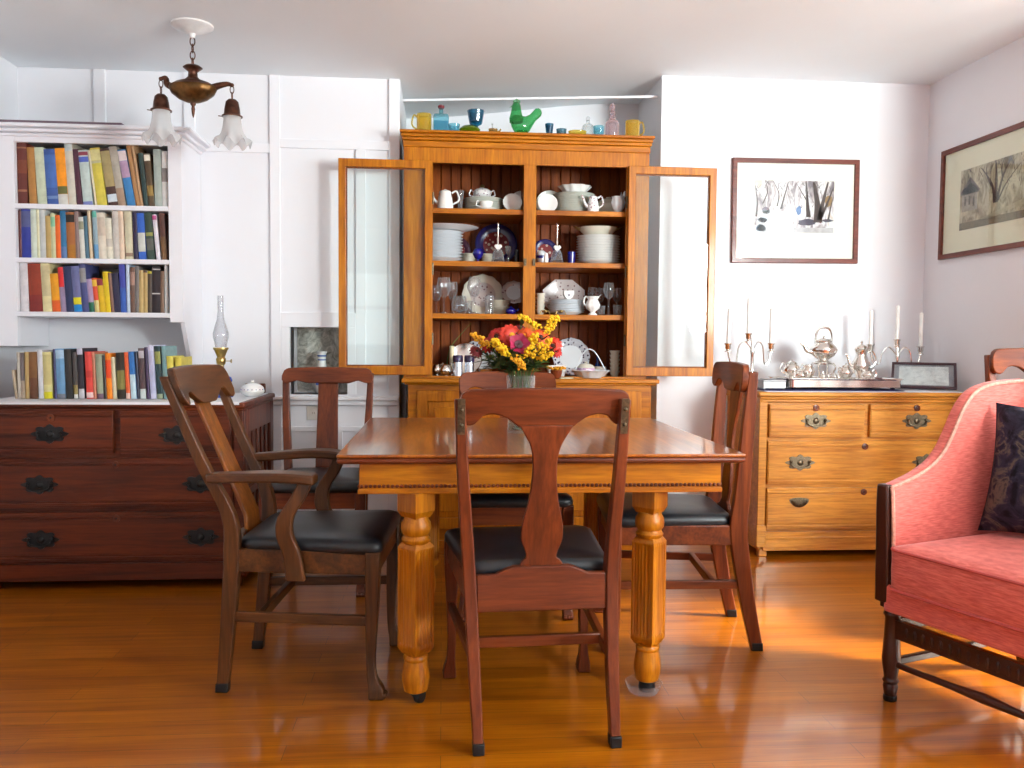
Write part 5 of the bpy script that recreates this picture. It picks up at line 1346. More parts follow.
def teapot(label, px, Y, z, H, r, kind='pot', flip=1, name='teapot', stand=0):
    t = thing(name, label, 'teapot' if kind in ('pot', 'coffee') else 'kettle' if kind == 'kettle' else 'bowl', (sx(px, Y), Y, z), 0, gro)
    if kind == 'coffee':
        prof = [(0, 0), (r*.62, 0), (r*.66, .004), (r*.4, .012), (r*.42, .018), (r*.8, H*.22), (r, H*.34), (r*.92, H*.46), (r*.62, H*.60), (r*.58, H*.68), (r*.72, H*.78), (r*.76, H*.80), (r*.7, H*.81), (0, H*.81)]
    else:
        prof = [(0, 0), (r*.55, 0), (r*.58, .004), (r*.36, .010), (r*.40, .015), (r*.8, H*.24), (r, H*.42), (r*.96, H*.52), (r*.7, H*.66), (r*.58, H*.70), (r*.62, H*.735), (r*.56, H*.74), (0, H*.74)]
    b = MB(); b.lathe(prof, 56, flute=lambda u, z: gad(u, z) if .18*H < z < .5*H else 1); b.build('body', SILVER, t, smooth=60)
    zt = H*.81 if kind == 'coffee' else H*.735
    rt = r*.72 if kind == 'coffee' else r*.58
    if kind != 'creamer':
        b = MB(); b.lathe([(rt, zt), (rt*.9, zt+H*.05), (rt*.5, zt+H*.10), (rt*.15, zt+H*.12), (rt*.1, zt+H*.14), (rt*.2, zt+H*.17), (rt*.08, zt+H*.20), (0, zt+H*.21)], 24); b.build('lid', SILVER, t, smooth=60)
    if kind in ('pot', 'coffee', 'kettle'):
        P = catmull([(-flip*r*.85, 0, H*.36), (-flip*r*1.3, 0, H*.42), (-flip*r*1.5, 0, H*.58), (-flip*r*1.8, 0, H*.68)], 5)
        b = MB(); b.tube(P, [r*.2-r*.11*i/len(P) for i in range(len(P))], 10); b.build('spout', SILVER, t)
    if kind in ('pot', 'coffee', 'creamer'):
        zt2 = H*.70 if kind == 'coffee' else H*.66
        b = MB(); handle(b, flip*r*.66, zt2, flip*r*.9, H*.30, r*(1.05 if kind == 'coffee' else .75), r*.085, flip); b.build('handle', SILVER, t)
    if kind == 'sugar':
        for s in (-1, 1):
            b = MB(); handle(b, s*r*.7, H*.62, s*r*.9, H*.32, r*.5, r*.08, s); b.build('handle', SILVER, t)
    if kind == 'creamer':
        b = MB(); b.loft([[(-flip*r*.5, -r*.3, H*.62), (-flip*r*.5, r*.3, H*.62), (-flip*r*.5, r*.25, H*.72), (-flip*r*.5, -r*.25, H*.72)], [(-flip*r*1.05, -r*.06, H*.84), (-flip*r*1.05, r*.06, H*.84), (-flip*r*1.08, r*.05, H*.87), (-flip*r*1.08, -r*.05, H*.87)]]); b.build('lip', SILVER, t)
    if kind == 'kettle':
        b = MB()
        b.tube(catmull([(-r*.62, 0, H*.66), (-r*.60, 0, H*.95), (-r*.42, 0, H*1.16), (0, 0, H*1.22), (r*.42, 0, H*1.16), (r*.60, 0, H*.95), (r*.62, 0, H*.66)], 6), r*.085, 8); b.build('bail_handle', SILVER, t)
    return t
# kettle on its stand
KY = 4.33
t = thing('kettle_stand', 'silver spirit stand on curled legs under the big kettle', 'stand', (sx(823, KY), KY, ZTR), 0, gro)
b = MB(); b.tube([(.052*math.cos(a), .052*math.sin(a), .088) for a in [2*math.pi*i/32 for i in range(32)]], .005, 8, closed=True); b.build('ring', SILVER, t)
for k in range(4):
    a = math.pi/4+k*math.pi/2; ca, sa = math.cos(a), math.sin(a)
    P = catmull([(.052*ca, .052*sa, .088), (.066*ca, .066*sa, .07), (.058*ca, .058*sa, .045), (.056*ca, .056*sa, .022), (.074*ca, .074*sa, .004)], 5)
    b = MB(); b.tube(P, .0045, 8); b.ball((.076*ca, .076*sa, .005), .0065, 8, 6); b.build('leg', SILVER, t)
b = MB(); b.lathe([(0, .004), (.02, .004), (.026, .016), (.02, .03), (.008, .034), (.007, .044), (0, .045)], 20); b.tube([(0, .0, .02), (.056, 0, .022)], .003, 6); b.build('burner', SILVER, t)
teapot('large silver kettle with tall bail handle raised on its stand', 823, KY, ZTR+.094, .150, .070, 'kettle', 1, 'kettle')
teapot('tall silver coffee pot at the right of the tea tray', 861, 4.34, ZTR, .205, .048, 'coffee', 1)
teapot('round silver teapot at the left end of the tea tray', 792, 4.34, ZTR, .118, .046, 'pot', -1)
teapot('silver two-handled sugar bowl between kettle stand and coffee pot', 846, 4.235, ZTR, .100, .034, 'sugar', 1, 'sugar_bowl')
teapot('small silver creamer in front of the kettle, on its left', 808.5, 4.26, ZTR, .112, .032, 'creamer', -1, 'creamer')
teapot('low silver lidded bowl at the tray front left of the kettle', 801, 4.20, ZTR, .068, .031, 'sugar', 1, 'sugar_bowl')
teapot('small silver creamer at the tray front before the coffee pot', 868, 4.225, ZTR, .075, .033, 'creamer', 1, 'creamer')
teapot('little silver bowl with lid near the middle of the tray', 834, 4.21, ZTR, .05, .024, 'sugar', 1, 'sugar_bowl')
b = MB().m(plain('rosewood', (92, 40, 44), .4)); b.tube([(-.045, 0, .008), (.05, .01, .010)], .006, 8); b.m(SILVER); b.ball((-.052, 0, .008), .009, 8, 6); b.box(.05, .075, .004, .016, .006, .012)
o = put(b.build('crumb_knife'), 887, 4.36, ZTR, 'dark-handled silver server lying at the right end of the tray', 'server'); 
# grey silver box
p = sx(776, 4.14)
t = thing('silver_box', 'grey silver box standing left of the tea tray', 'box', (p, 4.20, ZD+.0045))
b = MB(); b.box(-.058, .058, -.05, .05, .006, .040)
for s in (-1, 1):
    for q in (-1, 1): b.ball((s*.05, q*.043, .005), .006, 8, 6)
b.build('body', plain('dull_silver', (150, 148, 150), .35, metal=.8), t, .004)
b = MB(); b.box(-.061, .061, -.053, .053, .040, .048); b.box(-.045, .045, -.037, .037, .048, .053); b.build('lid', plain('dull_silver', (150, 148, 150), .35, metal=.8), t, .003)
def candelabrum(label, cpx, Y, cups, wl):
    cx0 = sx(cpx, Y)
    t = thing('candelabrum', label, 'candelabrum', (cx0, Y, ZD), 0, 'three-branched silver candelabra')
    tops = [at(px, py, Y) for px, py in cups]
    zc_ = tops[1].z-ZD
    b = MB(); b.lathe([(0, 0), (.046, 0), (.048, .005), (.036, .014), (.016, .022), (.011, .035), (.015, .05), (.009, .07), (.008, zc_-.11), (.013, zc_-.09), (.008, zc_-.07), (.006, zc_-.022)], 24); b.build('stem', SILVER, t, smooth=60)
    for k, tp in enumerate(tops):
        dx, dz = tp.x-cx0, tp.z-ZD
        if k != 1:
            s = 1 if dx > 0 else -1; a = abs(dx)
            for q, (h0, o) in enumerate(((zc_-.085, 1.0),)):
                P = catmull([(0, 0, h0), (s*a*.30, 0, h0+.045), (s*a*.55, 0, h0+.02), (s*a*.66, 0, dz-.10), (s*a*.88, 0, dz-.095), (dx, 0, dz-.04)], 7)
                b = MB(); b.tube(P, .004, 8); b.build('branch', SILVER, t)
        b = MB(); b.lathe([(.004, dz-.042), (.018, dz-.040), (.018, dz-.037), (.008, dz-.032), (.015, dz-.022), (.015, dz-.006), (.021, dz+.002), (.021, dz+.004), (.012, dz+.002), (.011, dz-.02), (0, dz-.02)], 20, c=(dx, 0, 0)); b.build('candle_cup', SILVER, t, smooth=50)
        cd = MB(); cd.lathe([(.0105, 0), (.0095, .20), (.007, .204), (.001, .206)], 16); cd.tube([(0, 0, .204), (0, 0, .212)], .0008, 6)
        c = cd.build('candle', WAX, smooth=50); c.location = (tp.x, Y, tp.z-.0195)
        if cpx < 800 and k == 0: c.rotation_euler = (0, R(1.5), 0)
        tag(c, 'white candle in the %s branch of the %s candelabrum' % (('left', 'middle', 'right')[k], wl), 'candle', 'candles in the silver candelabra')
candelabrum('three-branched silver candelabrum behind the right-hand dining chair', 752, 4.32, ((728, 344), (748.5, 334), (771, 344)), 'left-hand')
candelabrum('three-branched silver candelabrum between the coffee pot and framed photograph', 897, 4.43, ((870.5, 345), (897, 340), (920.5, 347)), 'right-hand')

# ------------------------------------------------------------------ pink armchair
def fabric():
    mt, nt, out = newmat('coral_rib_weave'); b = pbsdf(nt, out, .75, 0, .3)
    b.inputs['Sheen Weight'].default_value = .25
    v = objcoord(nt, (30, 30, 260)); n = noise(nt, v, 1.0, 3)
    r = ramp(nt, n.outputs[0], [(.3, lin((192, 80, 70))), (.7, lin((226, 120, 108)))])
    nt.links.new(r.outputs[0], b.inputs['Base Color']); bump(nt, b, n.outputs[0], .35, .002); return mt
CORAL = fabric(); WELT = plain('salmon_welt', (226, 160, 140), .7, var=.2, vs=90)
ARC = thing('armchair', 'coral pink upholstered armchair on dark turned legs', 'armchair', (1.716, 2.238, 0), R(111.7))
t = ARC
for s in (-1, 1):
    b = MB(); b.box(s*.30-.026, s*.30+.026, .244, .296, .285, .37)
    b.lathe([(.014, .0), (.016, .01), (.022, .045), (.019, .055), (.025, .062), (.019, .07), (.021, .085), (.026, .115), (.027, .13), (.023, .20), (.022, .255), (.027, .265), (.022, .275), (.026, .286)], 20, c=(s*.30, .27, 0))
    lg = b.build('leg', dkw('Z'), t, .003)
    b = MB(); b.lathe([(.018, 0), (.020, .004), (.020, .016), (.013, .02)], 16, c=(s*.30, .27, 0)); b.build('caster', BLACK, lg)
    b = MB(); b.bars([(s*.27, -.34, 0, .034, .04), (s*.275, -.30, .18, .036, .044), (s*.28, -.285, .40, .04, .05)]); b.build('leg', dkw('Z'), t, .004)
    b = MB(); b.beam((s*.295, .27, .235), (s*.275, -.295, .235), .02, .04); b.build('stretcher', dkw('Y'), t, .003)
    b = MB(); b.beam((s*.295, .27, .12), (s*.275, -.31, .12), .018, .022); b.build('stretcher', dkw('Y'), t, .003)
    # dark wooden arm front
    b = MB(); b.bars(catmull([(s*.318, .285, .30, .05, .034), (s*.320, .287, .45, .046, .034), (s*.325, .287, .60, .042, .034), (s*.328, .285, .655, .038, .03)], 4)); b.build('arm_front', dkw('Z'), t, .006)
b = MB(); b.beam((-.28, .272, .225), (.28, .272, .225), .022, .055)
for i in range(18): b.ball((-.24+.48*i/17, .284, .225), .010, 8, 6, (.7, .5, 1.6))
b.build('stretcher', dkw('X'), t, .002)
b = MB(); b.tube([(-.28, .27, .115), (-.1, .27, .118), (0, .27, .12), (.1, .27, .118), (.28, .27, .115)], [.009, .010, .015, .010, .009], 10); b.build('stretcher', dkw('X'), t)
b = MB(); b.beam((-.265, -.3, .2), (.265, -.3, .2), .02, .03); b.build('stretcher', dkw('X'), t, .003)
# upholstered seat rail
b = MB(); b.loft([[(x, y, z) for x, y in rounded([(-.31, -.30), (.31, -.30), (.315, .302), (-.315, .302)], .02)] for z in (.275, .29, .36)]); b.build('seat_rail', CORAL, t, .008)
# cushion
cp = rounded([(-.275, -.25), (.275, -.25), (.285, .318), (-.285, .318)], .035)
def csc(k, z): return [(x*k, .03+(y-.03)*k, z) for x, y in cp]
b = MB(); b.loft([csc(.985, .345), csc(1, .352), csc(1.006, .41), csc(1, .470), csc(.985, .478), csc(.85, .488), csc(.5, .494), csc(.2, .495)]); cu = b.build('seat_cushion', CORAL, t, smooth=60)
for z in (.353, .472):
    b = MB(); b.tube([(x, y, zz_) for x, y, zz_ in csc(1.002, z)], .0048, 6, closed=True); b.build('piping', plain('coral_piping', (196, 84, 80), .7), cu)
# arms sweeping up into the wings
ARMT = [(.285, .655), (.24, .665), (.17, .685), (.10, .715), (.05, .755), (.01, .81), (-.03, .875), (-.08, .925), (-.14, .95), (-.22, .96), (-.34, .965)]
AP = catmull(ARMT, 4)
for s in (-1, 1):
    b = MB(); lp = []
    for y, z in AP:
        xi = .283; fl_ = .012*(z-.35)/.6
        lp.append([(s*xi, y, .33), (s*(xi+.008), y, .48), (s*(xi+.012+fl_), y, z-.02), (s*(xi+.022+fl_), y, z-.004), (s*(xi+.038+fl_), y, z), (s*(xi+.056+fl_), y, z-.006), (s*(xi+.062+fl_), y, z-.03), (s*(xi+.058), y, .33)])
    b.loft(lp); ar = b.build('arm', CORAL, t, smooth=50)
    b = MB(); b.tube([(s*(.283+.016+.012*(z-.35)/.6), y, z-.007) for y, z in AP], .0055, 6)
    b.tube(catmull([(s*.284, .288, .34), (s*.290, .288, .48), (s*.297, .288, .62), (s*.303, .287, .648)], 5), .0055, 6); b.build('piping', WELT, ar)
# back
b = MB(); lp = []
for z in (.33, .48, .6, .75, .9, .965, .985, .99):
    k = (z-.33)/.66; y = -.24-.13*k; th = .10 if z < .97 else (.06 if z < .988 else .03)
    hx = .29+.02*k
    lp.append([(-hx, y+.0, z), (-hx*.5, y+.03, z), (hx*.5, y+.03, z), (hx, y+.0, z), (hx, y-th, z), (-hx, y-th, z)])
b.loft(lp); b.build('backrest', CORAL, t, .015, smooth=60)
# dark patterned cushion leaning in the chair
def pillow_mat():
    mt, nt, out = newmat('dark_tapestry'); b = pbsdf(nt, out, .9, 0, .2)
    n = noise(nt, objcoord(nt), 11, 5, .6, 1.5)
    r = ramp(nt, n.outputs[0], [(.36, lin((18, 16, 24))), (.5, lin((46, 44, 60))), (.58, lin((92, 84, 74))), (.66, lin((30, 30, 46)))])
    nt.links.new(r.outputs[0], b.inputs['Base Color']); return mt
b = MB(); n = 18; S = .205
def pil(u, v, s):
    e = (1-abs(u)**2.6)*(1-abs(v)**2.6); q = 1-.07*(abs(u)**2+abs(v)**2-abs(u*v)**2*1.9)*0
    pin = 1-.08*(1-abs(u)**2)*abs(v)**2; pin2 = 1-.08*(1-abs(v)**2)*abs(u)**2
    return (u*S*pin2, s*.075*max(0, e)**.6, v*S*pin)
V = {}
for s in (-1, 1):
    g = [[b.bm.verts.new(pil(-1+2*i/n, -1+2*j/n, s)) for j in range(n+1)] for i in range(n+1)]
    for i in range(n):
        for j in range(n): b.face((g[i][j], g[i+1][j], g[i+1][j+1], g[i][j+1]))
bmesh.ops.remove_doubles(b.bm, verts=b.bm.verts[:], dist=1e-5)
o = b.build('cushion', pillow_mat(), smooth=80)
Mp = ARC.matrix_basis @ Matrix.Translation((.075, -.150, .694)) @ Matrix.Rotation(R(12), 4, 'Z') @ Matrix.Rotation(R(14), 4, 'X')
o.matrix_world = Mp; tag(o, 'dark patterned cushion propped in the pink armchair', 'cushion')

# ------------------------------------------------------------------ chandelier
CHY = 3.75
def ch(px, py): return at(px, py, CHY)
base = ch(193, 90); CXX = base.x
zc_ = ceil_z(CXX)
t = thing('chandelier', 'two-light bronze chandelier with ruffled frosted shades on the ceiling', 'ceiling lamp', (CXX, CHY, zc_))
def lz(py): return ch(195, py).z-zc_
def lx(px): return ch(px, 90).x-CXX
b = MB(); b.lathe([(0, -.001), (.086, -.001), (.086, -.008), (.07, -.018), (.05, -.022), (.042, -.030), (.014, -.038), (.010, -.055), (0, -.056)], 32)
b.build('canopy', plain('white_enamel', (236, 234, 234), .3), t, smooth=50)
z1 = lz(66); ztop_ = -.055; nl = 4; Lk = (ztop_-z1)/nl
for k in range(nl):
    zc2 = ztop_-Lk*(k+.5); M = Matrix.Translation((.0, 0, zc2)) @ Matrix.Rotation(R(90*(k % 2)), 4, 'Z')
    b = MB(); b.tube([(.010*math.cos(a), 0, Lk*.62*math.sin(a)) for a in [2*math.pi*i/20 for i in range(20)]], .0025, 6, closed=True, M=M); b.build('chain_link', BRONZE, t)
zt_, zb_ = lz(80), lz(103)
b = MB().m(BRONZE)
b.lathe([(.004, z1+.006), (.03, z1), (.040, z1-.008), (.030, z1-.016), (.018, z1-.026), (.020, zt_+.012), (.032, zt_)], 24)
hb = zt_-zb_
b.lathe([(.03, zt_+.002), (.07, zt_-hb*.12), (.096, zt_-hb*.28)], 40, Matrix.Diagonal((1, .72, 1, 1)))
b.m(BRONZEG); b.lathe([(.096, zt_-hb*.28), (.100, zt_-hb*.36), (.088, zt_-hb*.6), (.058, zt_-hb*.85), (.03, zt_-hb*.97), (.012, zb_)], 40, Matrix.Diagonal((1, .72, 1, 1)), flute=lambda u, z: 1+.015*math.cos(u*2*math.pi*12))
b.m(BRONZE); b.lathe([(.010, zb_+.004), (.012, zb_-.006), (.006, zb_-.014), (.008, zb_-.026), (.006, zb_-.045), (.002, zb_-.06), (0, zb_-.062)], 14)
b.build('body', None, t, smooth=60)
FROST = glass('frosted_glass', (.95, .95, .95), .3, .45, bcol=(.92, .92, .93))
for s, tip, lk, sock, sh0, sh1 in ((-1, (161, 80), 86, (95, 112), 111, 141), (1, (232, 84), 91, (98, 116), 115, 143)):
    tx, tz = lx(tip[0]), lz(tip[1])
    P = catmull([(s*.075, 0, zt_-hb*.35), (s*.105, 0, zt_-hb*.22), (tx-s*.02, 0, tz+.004), (tx, 0, tz)], 6)
    b = MB(); b.tube(P, [.017-.010*i/(len(P)-1) for i in range(len(P))], 10); b.ball((tx, 0, tz), .009, 10, 6); b.build('arm', BRONZE, t)
    za, zb2 = tz-.006, lz(sock[0]); m2 = (za-zb2)/2
    for k in range(2):
        b = MB(); M = Matrix.Translation((tx, 0, za-m2*(k+.5))) @ Matrix.Rotation(R(90*k), 4, 'Z')
        b.tube([(.008*math.cos(a), 0, (m2*.5+.003)*math.sin(a)) for a in [2*math.pi*i/18 for i in range(18)]], .002, 6, closed=True, M=M); b.build('chain_link', BRONZE, t)
    z0, z9 = lz(sock[0]), lz(sock[1])
    b = MB(); b.lathe([(0, z0), (.016, z0-.002), (.026, z0-.012), (.031, (z0+z9)/2), (.034, z9+.010), (.043, z9+.004), (.043, z9), (.036, z9)], 24, c=(tx, 0, 0)); b.tube([(tx-.043, 0, z9+.002), (tx-.058, 0, z9+.004)], .002, 6); b.build('socket', BRONZE, t, smooth=50)
    za, zb2 = lz(sh0), lz(sh1); h = za-zb2
    prof = [(.036, za), (.036, za-h*.15), (.040, za-h*.4), (.047, za-h*.62), (.058, za-h*.8), (.073, za-h*.92), (.078, zb2)]
    b = MB(); loops = []
    for r, z in prof+[(r-.0025, z+.001) for r, z in prof[::-1]]:
        k = max(0, (za-h*.5-z)/(h*.5))
        loops.append([(tx+r*(1+.06*k*math.cos(8*a))*math.cos(a), r*(1+.06*k*math.cos(8*a))*math.sin(a), z+.014*k*k*math.cos(8*a)) for a in [2*math.pi*i/80 for i in range(80)]])
    b.loft(loops, cap0=False, cap1=False); b.build('lamp_shade', FROST, t, smooth=70)

# ------------------------------------------------------------------ bouquet
VX, VY, VZ = .278, 3.0, .7502
t = thing('glass_vase', 'clear glass vase holding the bouquet on the oak table', 'vase', (VX, VY, VZ))
b = MB(); b.lathe([(0, 0), (.046, 0), (.048, .003), (.045, .08), (.052, .202), (.050, .203), (.043, .08), (.044, .012), (0, .010)], 32); b.build('vase', CRYST, t, smooth=50)
b = MB(); b.lathe([(0, .0115), (.0425, .0115), (.0420, .08), (.0435, .13), (0, .13)], 28); b.build('water', glass('greenish_water', (.75, .82, .7), .1, .12, bcol=(.4, .5, .35)), t, smooth=50)
STEM = plain('green_stem', (66, 92, 40), .6); LEAF = plain('dark_leaf', (38, 66, 24), .55, var=.25, vs=30); LEAF2 = plain('light_leaf', (96, 122, 40), .55, var=.2, vs=30)
YEL = plain('golden_yellow', (240, 190, 14), .7, var=.15, vs=80); YEL2 = plain('deep_yellow', (226, 158, 14), .7, var=.15, vs=80)
rs = random.Random(11)
def stem_pts(px, py, Y, top=None):
    e = at(px, py, Y)
    a = rs.random()*6.28
    s = Vector((VX+.02*math.cos(a), VY+.02*math.sin(a), VZ+.014))
    rim = Vector((VX, VY, VZ+.2)); dd = Vector((e.x-VX, e.y-VY, 0))
    if dd.length > .001: rim += dd.normalized()*min(.04, dd.length*.35)
    mid = rim*.5+e*.5+Vector((0, 0, .015))
    return [tuple(s), tuple(rim), tuple(mid), tuple(e)], e
def flower_stem(name, label, px, py, Y, kind, col=None, r=.03, group=None, leaf=True, inner=None):
    pts, e = stem_pts(px, py, Y)
    t = thing(name, label, 'flower', (VX, VY, VZ), 0, group)
    T = lambda p: (p[0]-VX, p[1]-VY, p[2]-VZ)
    P = catmull([T(p) for p in pts], 5)
    b = MB(); b.tube(P, .002, 6); st = b.build('stem', STEM, t)
    if leaf:
        b = MB()
        for k in range(4):
            i = int(len(P)*(.5+.11*k)); i = min(i, len(P)-2); q = Vector(P[i]); a = rs.random()*6.28; L_ = .05+.03*rs.random()
            d = Vector((math.cos(a), math.sin(a), .45)).normalized(); sd = d.cross(Vector((0, 0, 1))).normalized()*.008
            b.loft([[tuple(q-sd*.3), tuple(q+sd*.3), tuple(q+Vector((0, 0, .001)))], [tuple(q+d*L_*.5-sd), tuple(q+d*L_*.5+sd), tuple(q+d*L_*.5+Vector((0, 0, .002)))], [tuple(q+d*L_-sd*.1), tuple(q+d*L_+sd*.1), tuple(q+d*L_+Vector((0, 0, .001)))]])
        b.build('leaf', LEAF, st)
    c = Vector(T(e))
    if kind == 'daisy':
        ax = Vector((rs.uniform(-.5, .5), -.8, rs.uniform(.2, .7))).normalized(); M = Matrix.Translation(c) @ ax.to_track_quat('Z', 'Y').to_matrix().to_4x4()
        b = MB().m(col)
        for ringn, (nn, rr, lift) in enumerate(((13, 1, .0), (10, .72, .006))):
            for k in range(nn):
                a = 2*math.pi*k/nn+ringn*.2; ca, sa = math.cos(a), math.sin(a); wv = r*.2
                lp = []
                for f, w, z in ((.15, .5, .002), (.5, 1, .006), (.85, .9, .003), (1.0, .35, -.002)):
                    R_ = r*rr*f; lp.append([(R_*ca-sa*wv*w, R_*sa+ca*wv*w, z+lift), (R_*ca+sa*wv*w, R_*sa-ca*wv*w, z+lift), (R_*ca, R_*sa, z+lift-.0016)])
                b.loft(lp, M=M)
        b.build('petals', None, t)
        b = MB(); b.ball((0, 0, .007), r*.27, 12, 8, (1, 1, .6), M=M); b.build('flower_centre', inner or YEL2, t)
    elif kind == 'trumpet':
        ax = Vector((rs.uniform(-.2, .2), -.9, .35)).normalized(); M = Matrix.Translation(c) @ ax.to_track_quat('Z', 'Y').to_matrix().to_4x4()
        b = MB().m(col)
        prof = [(.004, -.03), (.010, -.018), (r*.6, -.004), (r, .006), (r*.98, .007), (r*.5, -.003), (.003, -.018)]
        b.lathe(prof, 40, M, flute=lambda u, z: 1+(.10*math.cos(u*2*math.pi*5) if z > -.005 else 0)); b.build('petals', None, t, smooth=60)
        b = MB(); b.lathe([(r*.42, -.002), (r*.3, -.004), (0, -.008)], 16, M); b.tube([(0, 0, -.01), (0, 0, .008)], .002, 6, M=M); b.build('flower_centre', inner or plain('dark_throat', (70, 16, 30), .6), t)
    elif kind == 'rod':
        b = MB().m(col or YEL)
        d = (Vector(P[-1])-Vector(P[-4])).normalized()
        for k in range(70):
            f = rs.random(); a = rs.random()*6.28; rad = r*(1-.65*f)*rs.random()**.6
            q = c+d*(f-.5)*r*2.2+Vector((math.cos(a)*rad, math.sin(a)*rad*.8, rs.uniform(-.3, .3)*rad))
            b.ball(tuple(q), .0035+.0025*rs.random(), 6, 4)
        b.build('blossoms', None, t)
    elif kind == 'sprig':
        b = MB().m(col or YEL)
        e1 = inner; A = c; Bv = Vector(T(at(e1[0], e1[1], Y)))
        Q = catmull([tuple(P[-4]), tuple(A), tuple((A+Bv)/2+Vector((0, 0, .006))), tuple(Bv)], 8)
        b2 = MB(); b2.tube(Q[8:], .0016, 6); b2.build('side_stem', STEM, st)
        for q in Q[8:]:
            for k in range(5): b.ball((q[0]+rs.uniform(-1, 1)*r*.5, q[1]+rs.uniform(-1, 1)*r*.4, q[2]+rs.uniform(-.4, 1)*r*.5), .0035+.0025*rs.random(), 6, 4)
        b.build('blossoms', None, t)
    return t
ORG = plain('orange_petal', (226, 84, 16), .6, var=.2, vs=60); RED = plain('red_petal', (186, 26, 16), .6, var=.2, vs=60); DRED = plain('dark_red_petal', (116, 14, 24), .6, var=.2, vs=60); MAG = plain('magenta_petal', (160, 16, 66), .55, var=.15, vs=60); ORR = plain('orange_red_petal', (204, 42, 8), .6, var=.2, vs=60)
DC = plain('dark_seed_centre', (60, 30, 16), .8)
blooms = [
 ('orange red daisy, the fullest bloom at the top of the bouquet', 511, 336, 2.98, 'daisy', ORR, .045, YEL2),
 ('orange daisy just right of the fullest bloom', 525, 336, 2.96, 'daisy', ORG, .032, YEL2),
 ('orange daisy under the upright yellow sprig', 540, 338, 2.99, 'daisy', ORG, .038, DC),
 ('orange red daisy at the right edge of the bouquet', 553, 346, 2.98, 'daisy', ORR, .034, DC),
 ('small red bloom drooping at the lower right of the bouquet', 556, 353, 2.97, 'daisy', RED, .022, DC),
 ('red daisy left of the fullest bloom', 497, 337, 2.99, 'daisy', RED, .036, DC),
 ('red bloom low on the left behind the goldenrod', 488, 345, 3.01, 'daisy', RED, .030, DC),
 ('dark red bloom drooping at the far left of the bouquet', 476, 352, 2.98, 'daisy', DRED, .026, DC),
 ('dark red bloom peeping over the top of the bouquet', 520, 331, 3.05, 'daisy', DRED, .026, DC),
]
for lb, px, py, Y, k, c, r, inn in blooms:
    flower_stem('daisy', lb, px, py, Y, k, c, r, 'flowers in the glass vase', inner=inn)
flower_stem('petunia', 'magenta trumpet flower in the middle of the bouquet', 519, 344, 2.92, 'trumpet', MAG, .036, 'flowers in the glass vase')
for lb, px, py, Y, c, r in (('amber goldenrod cluster at the left of the bouquet', 481, 340, 2.95, YEL2, .032), ('bright goldenrod cluster left of the magenta flower', 499, 346, 2.91, YEL, .034), ('lower goldenrod cluster left of the magenta flower', 505, 352, 2.9, YEL, .026),
                            ('goldenrod cluster just right of the magenta flower', 529, 352, 2.9, YEL, .030), ('goldenrod cluster above right of the magenta flower', 533, 341, 2.93, YEL, .028), ('broad goldenrod cluster at the right of the bouquet', 543, 347, 2.92, YEL, .036), ('low goldenrod cluster at the right of the bouquet', 546, 356, 2.91, YEL, .026)):
    flower_stem('goldenrod', lb, px, py, Y, 'rod', c, r, 'goldenrod in the glass vase')
flower_stem('goldenrod', 'arching yellow sprig rising highest at the middle of the bouquet', 521, 318, 3.0, 'sprig', YEL, .022, 'goldenrod in the glass vase', inner=(538, 328))
flower_stem('goldenrod', 'pointed yellow sprig standing up at the right of the bouquet', 547, 333, 3.0, 'sprig', YEL, .030, 'goldenrod in the glass vase', inner=(556, 319))
flower_stem('goldenrod', 'small yellow sprig hanging low at the front of the bouquet', 514, 359, 2.88, 'sprig', YEL2, .024, 'goldenrod in the glass vase', inner=(522, 368))
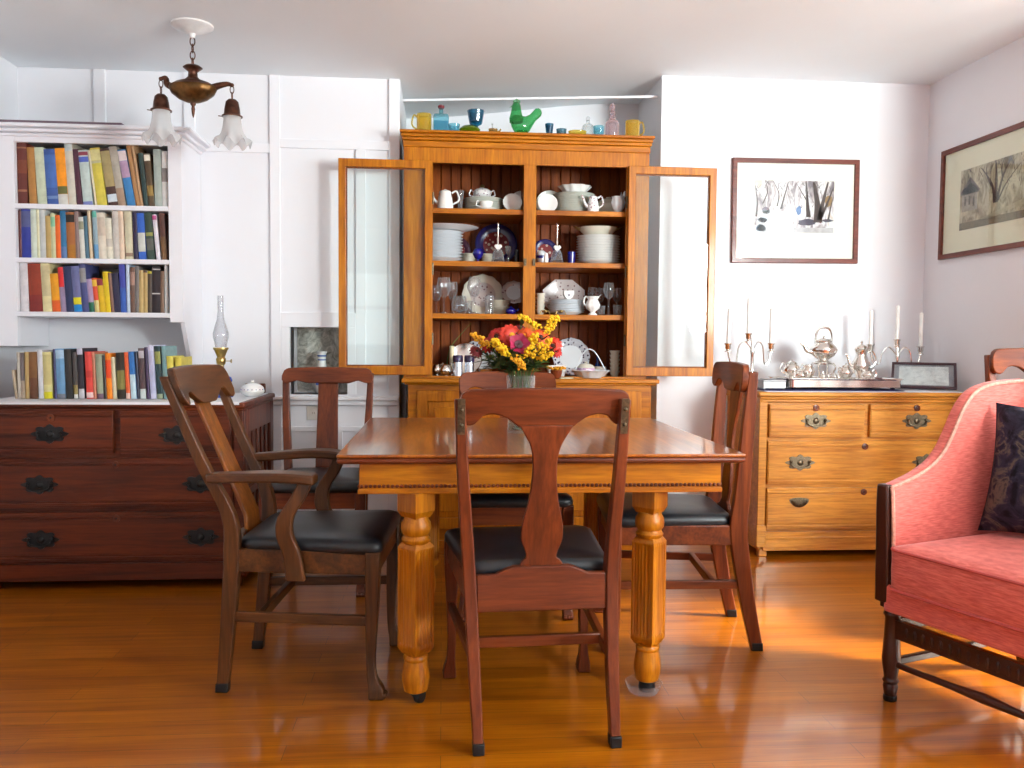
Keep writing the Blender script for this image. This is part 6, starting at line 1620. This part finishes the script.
def greenery(label, px, py, Y, mat, L_=.055, n=26):
    pts, e = stem_pts(px, py, Y)
    t = thing('leafy_stem', label, 'greenery', (VX, VY, VZ), 0, 'greenery in the glass vase')
    P = catmull([(p[0]-VX, p[1]-VY, p[2]-VZ) for p in pts], 8)
    b = MB(); b.tube(P, .0018, 6); b.build('stem', STEM, t)
    b = MB()
    for k in range(n):
        i = int(len(P)*(.38+.6*k/n)); i = min(i, len(P)-1); q = Vector(P[i]); a = rs.random()*6.28; l = L_*(.6+.6*rs.random())
        d = Vector((math.cos(a), math.sin(a), rs.uniform(-.2, .6))).normalized(); sd = d.cross(Vector((0, 0, 1))).normalized()*l*.14
        b.loft([[tuple(q-sd*.2), tuple(q+sd*.2), tuple(q+Vector((0, 0, .001)))], [tuple(q+d*l*.45-sd), tuple(q+d*l*.45+sd), tuple(q+d*l*.45+Vector((0, 0, .003)))], [tuple(q+d*l-sd*.1), tuple(q+d*l+sd*.1), tuple(q+d*l+Vector((0, 0, .001)))]])
    b.build('leaves', mat, t)
for lb, px, py, Y, m_ in (('dark leafy stem reaching left under the amber goldenrod', 482, 360, 2.96, LEAF), ('dark leafy stem at the lower left of the bouquet', 492, 368, 2.93, LEAF), ('dark leafy stem under the bright goldenrod', 503, 364, 2.9, LEAF), ('dark leafy stem in the middle below the magenta flower', 516, 360, 2.93, LEAF),
                          ('dark leafy stem behind the hanging yellow sprig', 524, 366, 2.97, LEAF), ('dark leafy stem at the lower right of the bouquet', 537, 366, 2.92, LEAF), ('pale leafy stem at the right under the broad goldenrod', 541, 362, 2.95, LEAF2), ('dark leafy stem at the back of the bouquet', 510, 352, 3.08, LEAF), ('pale leafy stem at the left back of the bouquet', 486, 356, 3.05, LEAF2), ('dark leafy stem at the right back of the bouquet', 534, 352, 3.07, LEAF)):
    greenery(lb, px, py, Y, m_)
# long grass blade in a bottle-like spray on the counter
p0, p1 = at(452, 345, 4.46), at(471, 323, 4.46)
b = MB(); P = catmull([(p0.x-.03, 4.46, ZC), (p0.x-.02, 4.46, p0.z-.06), (p0.x, 4.46, p0.z), (p1.x, 4.46, p1.z)], 6)
b.tube(P, [.0035-.0028*i/(len(P)-1) for i in range(len(P))], 6, flat=1.6); tag(b.build('grass_blade', LEAF2), 'single long green blade leaning left on the cabinet counter', 'plant')
# small brown bowl with yellow flowers on the counter edge
bx = at(556.5, 370, 4.24)
t = thing('flower_bowl', 'small brown bowl of yellow blossoms at the cabinet counter edge', 'bowl', (bx.x, 4.245, ZC))
b = MB(); b.lathe([(0, 0), (.02, 0), (.022, .004), (.030, .03), (.032, .042), (.028, .042), (0, .03)], 24); b.build('bowl', plain('brown_glaze', (120, 52, 24), .3), t, smooth=50)
b = MB()
for k in range(60):
    a = rs.random()*6.28; q = .038*rs.random()**.5; b.ball((q*math.cos(a)*1.2, q*math.sin(a), .046+.012*rs.random()), .0055, 6, 4)
b.build('blossoms', YEL2, t)
